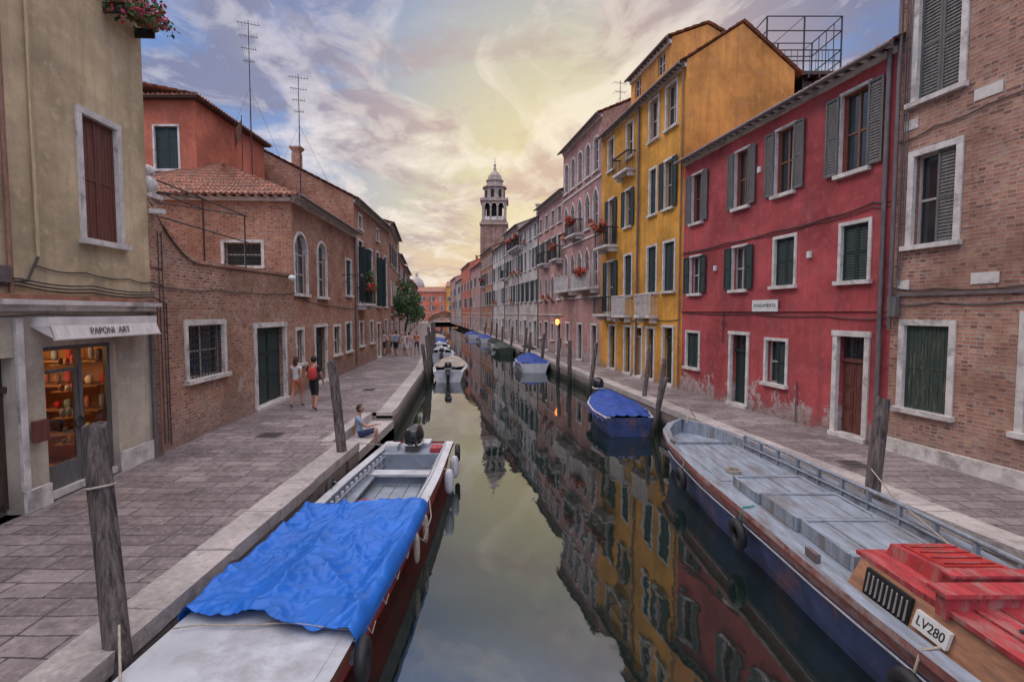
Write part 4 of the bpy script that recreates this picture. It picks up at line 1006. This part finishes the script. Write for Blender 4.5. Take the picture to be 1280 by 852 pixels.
mb.box(T(-.8,12.5,0)[0],T(.7,12.5,0)[0],12.42,12.5,.74,.82,'bargedeck')
for k in range(12):
    y=5.2+k*.62; p=T(lerp_tab(tab,y)[0]-.14,y,0); mb.box(p[0]-.03,p[0]+.03,y-.03,y+.03,.74,1.06,'bargedeck')
pts=[T(lerp_tab(tab,y)[0]-.14,y,1.07) for y in (4.5,6,7.5,9,10.5,12)]; mb.tube(pts,.035,'bargedeck',6)
pts=[T(lerp_tab(tab,y)[0]-.16,y,.86) for y in (4.5,6,7.5,9,10.5,12)]; mb.tube(pts,.025,'bargedeck',6)
pts=[T(-(lerp_tab(tab,y)[0]*.975+.012),y,lerp_tab(tab,y)[1]-.3) for y in [2+.6*k for k in range(18)]]; mb.tube(pts,.014,'whitep',5)
for (y,z) in ((10.7,.42),(8.0,.42),(4.55,.4)):
    hw=lerp_tab(tab,y)[0]; mb.torus(T(-hw-.11,y,z+.05),(1,.0,.1),.18,.07,'rubber',22,8)
    mb.tube([T(-hw-.1,y,z+.2),T(-hw-.03,y,.9),T(-hw+.15,y,.92)],.014,'bluerope' if y==8.0 else 'rope')
mb.tube([T(-.1,13.2,1.12),(5.0,14.3,1.3),(5.5,15.2,.83)],.012,'rope')
mb.tube([T(.8,6.5,.95),(6.0,7.9,1.1),(6.2,8.7,1.3)],.012,'rope')
mb.tube([T(-.3+.14*math.cos(k*.7),10.2+.14*math.sin(k*.7),.77+.003*k) for k in range(24)],.012,'rope')
for y in (11.9,6.3):
    p=T(-lerp_tab(tab,y)[0]+.06,y,.9); mb.box(p[0]-.03,p[0]+.03,p[1]-.12,p[1]+.12,p[2],p[2]+.1,'pipe')
mb.build('hull',E)
mb=MB()
mb.hexa([(4.02,1.6,.75),(5.6,1.6,.75),(5.5,6.2,.75),(4.02,6.2,.75),(4.14,1.6,1.2),(5.5,1.6,1.2),(5.4,6.1,1.12),(4.12,6.1,1.12)],'orangewood')
yb=5.9
for q in range(9):
    y=yb-q*.07; mb.hexa([(4.03,y,.84),(4.1,y,.84),(4.1,y-.035,.84),(4.0,y-.035,.84),(4.07,y,1.05),(4.13,y,1.05),(4.13,y-.035,1.05),(4.04,y-.035,1.05)],'frame')
mb.hexa([(4.02,yb+.03,.8),(4.05,yb+.03,.8),(4.05,yb-.63,.8),(4.02,yb-.63,.8),(4.065,yb+.03,1.09),(4.1,yb+.03,1.09),(4.1,yb-.63,1.09),(4.065,yb-.63,1.09)],'dark')
for k in range(6):
    a=4.08+k*.235; b=a+.226; z=1.19+.03*math.sin(k*.6)+rnd(-.004,.004)
    mb.hexa([(a,1.6,z),(b,1.6,z),(b,4.85,z-.02),(a,4.85,z-.02),(a,1.6,z+.045),(b,1.6,z+.045),(b,4.85,z+.025),(a,4.85,z+.025)],'redpaint')
mb.box(4.05,5.6,4.85,4.97,1.13,1.36,'redpaint'); mb.box(4.0,5.65,4.8,5.02,1.36,1.4,'redpaint')
mb.box(4.3,5.6,5.1,5.2,1.13,1.40,'redpaint'); mb.box(4.28,5.62,5.08,5.22,1.40,1.43,'redpaint')
mb.hexa([(4.12,5.0,1.13),(5.5,5.0,1.13),(5.4,6.2,1.12),(4.12,6.2,1.12),(4.12,5.0,1.2),(5.5,5.0,1.2),(5.4,6.2,1.17),(4.12,6.2,1.17)],'redpaint')
mb.hexa([(4.4,5.3,1.18),(5.2,5.3,1.18),(5.15,6.1,1.16),(4.4,6.1,1.16),(4.43,5.33,1.36),(5.17,5.33,1.36),(5.12,6.07,1.30),(4.43,6.07,1.30)],'redpaint')
mb.hexa([(4.5,5.4,1.35),(5.1,5.4,1.35),(5.05,6.0,1.305),(4.5,6.0,1.305),(4.5,5.4,1.367),(5.1,5.4,1.367),(5.05,6.0,1.322),(4.5,6.0,1.322)],'boatred')
for k in range(4): mb.tube([(4.53,5.46+k*.15,1.375-.012*k),(5.07,5.46+k*.15,1.375-.012*k)],.012,'redpaint',5)
mb.tube([(4.4,4.5,1.25),(4.4,4.3,1.38),(4.4,3.4,1.38),(4.4,3.2,1.25)],.018,'greyshut')
mb.tube([(4.0,4.2,.86),(3.9,3.9,.95),(3.9,2.2,.95)],.018,'clblue')
mb.hexa([(3.995,5.18,.88),(4.03,5.18,.88),(4.03,4.78,.88),(3.995,4.78,.88),(4.045,5.18,1.04),(4.08,5.18,1.04),(4.08,4.78,1.04),(4.045,4.78,1.04)],'plate')
SH=-.22
mb.v=[(v[0],v[1]+SH,v[2]) for v in mb.v]
mb.build('engine_house',E)
nrm=Vector((-.16,0,.05)).normalized(); xx=Vector((0,-1,0)); yy=nrm.cross(xx)
text('registration_number','LV280',Vector((4.018,4.98+SH,.96)),Matrix((xx,yy,nrm)).transposed(),.128,'ink',E,.003)
def covered(name,cx,cy,L,hw,ang,hullm,coverm,motor=1,open_=False,coverto=1.0,z=.62):
    E=empty(name,(cx,cy,0)); mb=MB(); ca,sa=math.cos(ang),math.sin(ang)
    T=lambda x,y,z:(cx+x*ca-y*sa,cy+x*sa+y*ca,z)
    h=L/2; tab=[(-h,hw*.82,z,.75),(-h*.4,hw,z,.75),(h*.2,hw*.97,z+.02,.7),(h*.65,hw*.68,z+.1,.45),(h*.9,hw*.3,z+.2,.2),(h,.04,z+.25,.05)]
    hull(mb,T,tab,24,[hullm,hullm,hullm,hullm,hullm,'boatbrown','whitep','boatgrey','boatgrey'],.2)
    if not open_ or coverto<1:
        rows=[]; NY=50;NX=28
        for j in range(NY+1):
            y=-h+.12+(L*.93)*coverto*j/NY+(L*.3 if coverto<1 else 0); w,zs,bf=lerp_tab(tab,y); row=[]
            for i in range(NX+1):
                u=i/NX*2-1; rib=abs(noise.noise(Vector((u*2+y*1.5,y*1.2-u,cx))))
                zz=zs+.02+.22*(1-abs(u)**1.5)*min(1,j/6)*min(1,(NY-j)/8+.25)+.04*noise.noise(Vector((u*3,y*2.2,cx)))+.06*(1-min(1,rib*3.2))**1.5-.05*(1-u*u)*abs(math.sin(y*1.6))
                x=u*(w+.06)
                if abs(u)>.9: zz=zs-.12-.04*math.sin(j*1.1)-.03*noise.noise(Vector((y*3,u,2))); x=math.copysign(w+.07,u)
                row.append(T(x,y,zz))
            rows.append(row)
        mb.grid(rows,coverm)
    if open_:
        rows=[]
        for j in range(11):
            y=h*.35+(h*.62)*j/10; w,zs,bf=lerp_tab(tab,y); rows.append([T((w-.04)*(i/5-1),y,zs+.02+.06*(1-(i/5-1)**2)) for i in range(11)])
        mb.grid(rows,'whitep')
        for y in (-h*.5,-.1,h*.3):
            P=[T(sx*hw*.8,y+q,zz) for zz in (.42,.47) for sx,q in((-1,-.15),(1,-.15),(1,.15),(-1,.15))]; mb.hexa(P,'whitep')
        P=[T(sx,y,zz) for zz in (.3,.9) for sx,y in((-.3,-.6),(.3,-.6),(.3,-.2),(-.3,-.2))]; mb.hexa(P,'whitep')
    if motor:
        p=T(0,-h-.05,z+.35); outboard(mb,lambda x,y,z:p,0,0,0,1.1)
    for sx,y in ((-1,-h*.3),(1,h*.1),(1,-h*.6)):
        w=lerp_tab(tab,y)[0]; mb.ell(T(sx*(w+.1),y,.35),(.08,.08,.2),random.choice(['whitep','rubber']),.8,10,8)
    mb.build('hull',E)
covered('covered_boat',3.72,18.4,4.3,.92,.03,'bargeblue','tarpd',0)
E=empty('outboard_motor',(3.5,20.5,.5)); mb=MB(); outboard(mb,lambda x,y,z:(x,y,z),3.45,20.4,1.15,1.2); mb.build('motor',E)
covered('covered_boat',1.35,36.2,5.2,1.12,.05,'whitep','tarpd',0)
covered('white_motor_boat',-3.95,33,8.0,1.0,.08,'whitep','tancover',1,True,.55)
covered('wooden_boat',1.6,45.5,5,.9,.12,'boatred','clblack',0); covered('covered_boat',-1.8,58,6,1.1,.15,'whitep','clblack',0)
covered('green_boat',-.9,50.5,5,.9,.15,'greenold','greenold',0); covered('covered_boat',-3.6,69,5.5,1.1,.15,'whitep','tarpd',0); covered('covered_boat',-6.2,80,5.5,1.1,.15,'whitep','tarpd',0)
covered('white_motor_boat',-6.0,43.5,6,1.0,.14,'whitep','whitep',1,True); covered('wooden_boat',-7.3,51.5,6,1.0,.15,'boatbrown','tancover',0,True)
covered('covered_boat',-8.6,60,6,1.0,.15,'whitep','tarpd',0); covered('white_motor_boat',-10.2,70,6,1.0,.15,'whitep','tancover',0); covered('covered_boat',-12.2,82,6,1.1,.15,'boatred','clblack',0)
# ------------------------------------------------------------------ tree
E=empty('quay_tree',FL2.p(3,.8,.9)); mb=MB(); b=Vector(FL2.p(3,.8,.9))
mb.tube([b,b+Vector((.1,0,1.6)),b+Vector((.3,.1,2.8)),b+Vector((.3,.2,3.8))],[.11,.09,.07,.04],'wooddk',8)
for k in range(7):
    a=k*.9; q=b+Vector((.3,.1,2.2+.2*k)); mb.tube([q,q+Vector((math.cos(a)*.6,math.sin(a)*.6,.5)),q+Vector((math.cos(a)*1.0,math.sin(a)*1.0,.9))],[.04,.025,.01],'wooddk',5)
    clump(mb,q+Vector((math.cos(a)*.9,math.sin(a)*.9,.8)),(.8,.8,.9),330,(('leaf',.6),('leafd',.4)),.1)
clump(mb,b+Vector((.3,.2,4.6)),(1.0,1.0,1.3),600,(('leaf',.6),('leafd',.4)),.1)
mb.build('tree',E)
# ------------------------------------------------------------------ people
def person(name,loc,heading,top,bot,hair,h=1.72,pose='walk',longhair=False,bag=None,sleeve=.55,hem=.55,phase=1):
    s=h/1.72; J={}; 
    J['pel']=(0,0,.93);J['wai']=(0,.0,1.08);J['che']=(0,.01,1.28);J['nb']=(0,0,1.43);J['nk']=(0,.01,1.50);J['hd']=(0,.02,1.56)
    for sd,n in((-1,'l'),(1,'r')):
        f=sd*phase
        J['sh'+n]=(sd*.17,0,1.40); J['el'+n]=(sd*.22,-.03+f*-.06,1.13); J['wr'+n]=(sd*.23,.07-f*.12,.90)
        J['hp'+n]=(sd*.085,0,.90); J['kn'+n]=(sd*.09,.07+f*.13,.49); J['an'+n]=(sd*.09,-.02+f*.20-(.05 if f<0 else 0),.075 if f>0 else .12); J['to'+n]=(sd*.1,.12+f*.20,.03 if f>0 else .035)
    if pose=='stand':
        for sd,n in((-1,'l'),(1,'r')):
            J['kn'+n]=(sd*.1,.02,.49);J['an'+n]=(sd*.1,-.01,.075);J['to'+n]=(sd*.12,.13,.03)
    if pose=='sit':
        D=-.93+.09
        for k in ('pel','wai','che','nb','nk','hd'):
            x,y,z=J[k]; J[k]=(x,y-(z-.93)*.12+(.05 if k in('nk','hd') else 0),z+D)
        for sd,n in((-1,'l'),(1,'r')):
            J['sh'+n]=(sd*.17,-.05,1.40+D)
            J['hp'+n]=(sd*.09,.02,.90+D+.02); J['kn'+n]=(sd*.13,.44,.18); J['an'+n]=(sd*.12,.40,-.2); J['to'+n]=(sd*.13,.54,-.25)
        J['elr']=(.24,.18,1.16+D); J['wrr']=(.20,.42,1.2+D)
        J['ell']=(-.27,-.14,1.14+D); J['wrl']=(-.26,-.2,.92+D)
    R={'pel':.125,'wai':.115,'che':.135,'nb':.07,'nk':.052,'hd':.05,'sh':.062,'el':.042,'wr':.027,'hp':.088,'kn':.056,'an':.036,'to':.03}
    Ed=[('pel','wai'),('wai','che'),('che','nb'),('nb','nk'),('nk','hd')]
    for n in 'lr': Ed+=[('che','sh'+n),('sh'+n,'el'+n),('el'+n,'wr'+n),('pel','hp'+n),('hp'+n,'kn'+n),('kn'+n,'an'+n),('an'+n,'to'+n)]
    keys=list(J); me=bpy.data.meshes.new('b'); me.from_pydata([J[k] for k in keys],[(keys.index(a),keys.index(b)) for a,b in Ed],[])
    ob=bpy.data.objects.new('b',me); col.objects.link(ob)
    md=ob.modifiers.new('s','SKIN'); sub=ob.modifiers.new('ss','SUBSURF'); sub.levels=2; sub.render_levels=2
    for i,k in enumerate(keys):
        r=R[k if k in R else k[:2]]; sk=me.skin_vertices[0].data[i]; sk.radius=(r,r*(.78 if k in('che','pel','wai') else 1)) if k not in('che',) else (r*1.05,r*.8)
        sk.use_root=(k=='pel')
    dg=bpy.context.evaluated_depsgraph_get(); m2=bpy.data.meshes.new_from_object(ob.evaluated_get(dg)); bpy.data.objects.remove(ob)
    for m in (top,bot,'skin','shoe'): m2.materials.append(M[m])
    segs=[(Vector(J[a]),Vector(J[b]),a,b) for a,b in Ed]
    for p in m2.polygons:
        c=p.center; best=None
        for a,b,na,nb in segs:
            ab=b-a; t=max(0,min(1,(c-a).dot(ab)/ab.length_squared)); d=(c-a-ab*t).length
            if best is None or d<best[0]: best=(d,t,na,nb)
        _,t,na,nb=best; mi=2
        if nb in('wai','che','nb') or nb[:2]=='sh': mi=0 if not(na=='pel' and t<.25) else 1
        if nb=='nb' and t>.75: mi=2
        if nb[:2]=='el': mi=0 if t<sleeve else 2
        if nb[:2]=='hp': mi=1
        if nb[:2]=='kn': mi=1 if t<min(1,hem*1.4) else 2
        if nb[:2]=='an': mi=1 if hem>.95 else (3 if t>.93 else 2)
        if nb[:2]=='to': mi=3
        p.material_index=mi; p.use_smooth=True
    E=empty(name,loc); rot=Matrix.Rotation(heading,4,'Z')@Matrix.Scale(s,4)
    bo=bpy.data.objects.new('body',m2); col.objects.link(bo); bo.parent=E; bo.matrix_local=rot
    mb=MB(); hc=Vector(J['hd'])+Vector((0,.015,.065))
    def face(p):
        q=p.copy()
        if p.y>.06 and abs(p.x)<.02 and -.035<p.z<.02: q.y+=.022
        if p.z<-.03: q.x*=1-.9*(-p.z-.03)/.12*.5; 
        if p.z<-.06 and p.y>0: q.y*=.92
        return q
    mb.ell(hc,(.076,.095,.118),'skin',1,22,16,fn=face)
    for sx in(-1,1):
        mb.ell(hc+Vector((sx*.077,-.005,-.005)),(.012,.02,.03),'skin',1,8,6)
        mb.ell(hc+Vector((sx*.028,.083,.008)),(.011,.008,.008),'eye',1,8,6)
        mb.ell(hc+Vector((sx*.028,.088,.026)),(.017,.005,.004),hair,1,8,4)
    mb.ell(hc+Vector((0,.086,-.052)),(.024,.008,.006),'clred',1,8,4)
    def hf(p):
        q=p.copy()
        if p.y>.03 and p.z<.055: q.y=.03; q.z=max(p.z,.03)
        return q
    mb.ell(hc+Vector((0,-.012,.016)),(.086,.1,.118),hair,1,20,14,fn=hf)
    if longhair: mb.ell(hc+Vector((0,-.075,-.09)),(.075,.04,.14),hair,.9,14,10)
    for n,sd in(('l',-1),('r',1)):
        w=Vector(J['wr'+n]); e=Vector(J['el'+n]); d=(w-e).normalized(); side=Vector((0,1,0)) if abs(d.y)<.7 else Vector((sd*-1,0,0))
        fw=(side-d*side.dot(d)).normalized(); nm=d.cross(fw)
        pr=[[w+d*t+fw*(a*wd)+nm*(b*th) for a,b in((-1,-1),(1,-1),(1,1),(-1,1))] for t,wd,th in((-.01,.024,.018),(.03,.034,.015),(.08,.038,.012),(.088,.034,.009))]
        mb.grid(pr,'skin',True,closed=True); mb.face(pr[-1],'skin')
        cur=nm*(-.02*sd)
        for k,(fo,ln) in enumerate(((-.029,.06),(-.01,.072),(.01,.078),(.029,.07))):
            b0=w+d*.075+fw*fo; mb.tube([b0,b0+d*ln*.45+cur*.3,b0+d*ln*.8+cur*.9,b0+d*ln+cur*1.5],[.009,.0085,.0075,.006],'skin',6)
        b0=w+d*.03+fw*.028; mb.tube([b0,b0+d*.025+fw*.025,b0+d*.055+fw*.032+cur*.4],[.011,.01,.007],'skin',6)
    if bag:
        mb.ell((.0,-.17,1.2),(.14,.09,.2),bag,.7,14,10)
        for sx in(-1,1): mb.tube([(sx*.1,-.13,1.36),(sx*.11,.0,1.47),(sx*.11,.13,1.33),(sx*.12,.05,1.1),(sx*.1,-.12,1.08)],.016,bag)
    o=mb.build('head_and_hands'); o.parent=E; o.matrix_local=rot
Z=.803
person('walking_woman',(-7.25,17.1,Z),-.1,'clwhite','clorange','hairb',1.68,longhair=True,hem=.5,bag=None,sleeve=.25)
person('walking_man',(-6.42,16.5,Z),.1,'clblack','clblack','hairk',1.76,bag='clred',hem=.7,phase=-1)
person('seated_person',(-4.2,14.0,.56),-1.35,'clblue','clnavy','hairb',1.72,'sit',hem=.6,sleeve=.5)
cols=['clpink','clwhite','clblue','clwhite','clpink','clorange']
for i,(x,y) in enumerate(((-9.35,37.2),(-8.85,37.9),(-8.45,37.3),(-7.95,37.9),(-7.5,37.3),(-7.1,38.1))):
    person('pedestrian',(x,y,Z),rnd(-.2,.2)+(math.pi if i%2 else 0),cols[i],random.choice(['clnavy','clblack','clwhite']),random.choice(['hairb','hairk']),rnd(1.7,1.85),hem=.6,phase=random.choice([-1,1]))
person('pedestrian',(4.45,37.3,Z),2.9,'clblack','clnavy','hairk',1.75,hem=1); person('pedestrian',(4.05,38.2,Z),3.3,'clorange','clblack','hairb',1.7,hem=1)
# ------------------------------------------------------------------ world
w=bpy.data.worlds.new('World'); bpy.context.scene.world=w; w.use_nodes=True; nt=w.node_tree
for n in list(nt.nodes): nt.nodes.remove(n)
out=nd(nt,'ShaderNodeOutputWorld'); bg=nd(nt,'ShaderNodeBackground')
az=math.radians(-62); el=math.radians(42)
sky=nd(nt,'ShaderNodeTexSky',sky_type='NISHITA'); sky.sun_disc=False; sky.sun_elevation=el; sky.sun_rotation=az; sky.air_density=1.0; sky.dust_density=1
tc=nd(nt,'ShaderNodeTexCoord'); g=tc.outputs['Generated']
sp=nd(nt,'ShaderNodeSeparateXYZ',{0:g}); z=mth(nt,'MAXIMUM',sp.outputs[2],0.0)
zz=mth(nt,'ADD',z,.10)
cv=nd(nt,'ShaderNodeCombineXYZ',{0:mth(nt,'DIVIDE',sp.outputs[0],zz),1:mth(nt,'DIVIDE',sp.outputs[1],zz),2:0.0}).outputs[0]
cv1=nd(nt,'ShaderNodeMapping',{0:cv,1:(3.1,1.7,0),2:(0,0,.55),3:(1.0,.6,1)}).outputs[0]
cv2=nd(nt,'ShaderNodeMapping',{0:cv,1:(-5.3,8.2,4),2:(0,0,-.3),3:(.8,.75,1)}).outputs[0]
gd=Vector((.10,1,.22)).normalized()
dt=nd(nt,'ShaderNodeVectorMath',{0:g,1:tuple(gd)},operation='DOT_PRODUCT').outputs['Value']
glow=mth(nt,'POWER',ramp(nt,dt,.87,.998),1.3)
wide=ramp(nt,dt,.66,.97)
base=mix(nt,ramp(nt,z,.05,.38),(.50,.52,.66),(.17,.31,.66))
base=mix(nt,glow,base,(1.0,.84,.45))
hz=ramp(nt,z,.0,.2,1,0)
base=mix(nt,mth(nt,'MULTIPLY',hz,wide),base,(1.0,.62,.36))
n1=nz(nt,cv1,1.9,6,.60,.8); n2=nz(nt,cv2,1.5,6,.62,.5); n3=nz(nt,cv1,5,6,.6,.6)
lit=mix(nt,glow,mix(nt,wide,(.66,.70,.86),(.95,.84,.84)),(1.15,1.0,.74))
shade=mix(nt,glow,mix(nt,wide,(.17,.21,.37),(.34,.31,.42)),(.80,.56,.42))
fin=mix(nt,ramp(nt,n1,.47,.60,0,.92),base,lit)
fin=mix(nt,mth(nt,'MULTIPLY',ramp(nt,n2,.47,.58,0,.92),ramp(nt,z,.02,.12)),fin,shade)
fin=mix(nt,mth(nt,'MULTIPLY',ramp(nt,n3,.50,.62,0,.5),ramp(nt,n2,.45,.56)),fin,lit)
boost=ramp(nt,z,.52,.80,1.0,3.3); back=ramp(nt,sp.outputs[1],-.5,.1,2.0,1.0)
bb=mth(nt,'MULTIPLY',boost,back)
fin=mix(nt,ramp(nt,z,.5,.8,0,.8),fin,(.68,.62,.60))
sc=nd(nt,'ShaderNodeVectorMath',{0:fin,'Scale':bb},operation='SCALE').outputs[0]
sk=nd(nt,'ShaderNodeVectorMath',{0:sky.outputs[0],'Scale':.10},operation='SCALE').outputs[0]
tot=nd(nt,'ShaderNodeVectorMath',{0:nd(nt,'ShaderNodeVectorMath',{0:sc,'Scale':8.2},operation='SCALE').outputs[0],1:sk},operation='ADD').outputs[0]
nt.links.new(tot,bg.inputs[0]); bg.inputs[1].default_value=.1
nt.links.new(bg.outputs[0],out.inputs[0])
S=bpy.data.lights.new('sun','SUN'); S.energy=.8; S.angle=math.radians(20); S.color=(1,.82,.64)
so=bpy.data.objects.new('sun',S); col.objects.link(so)
d=Vector((math.sin(az)*math.cos(el),math.cos(az)*math.cos(el),math.sin(el))); so.rotation_euler=d.to_track_quat('Z','Y').to_euler(); so.location=(0,0,30)
# ------------------------------------------------------------------ camera
cam=bpy.data.cameras.new('camera'); cam.lens=18; cam.sensor_width=36; cam.clip_end=3000; cam.clip_start=.05
co=bpy.data.objects.new('camera',cam); col.objects.link(co); co.location=(0,0,4); co.rotation_euler=(math.radians(90)-math.atan(36/640),0,0)
sc_=bpy.context.scene; sc_.camera=co
sc_.view_settings.view_transform='Standard'; sc_.view_settings.look='None'; sc_.view_settings.exposure=0
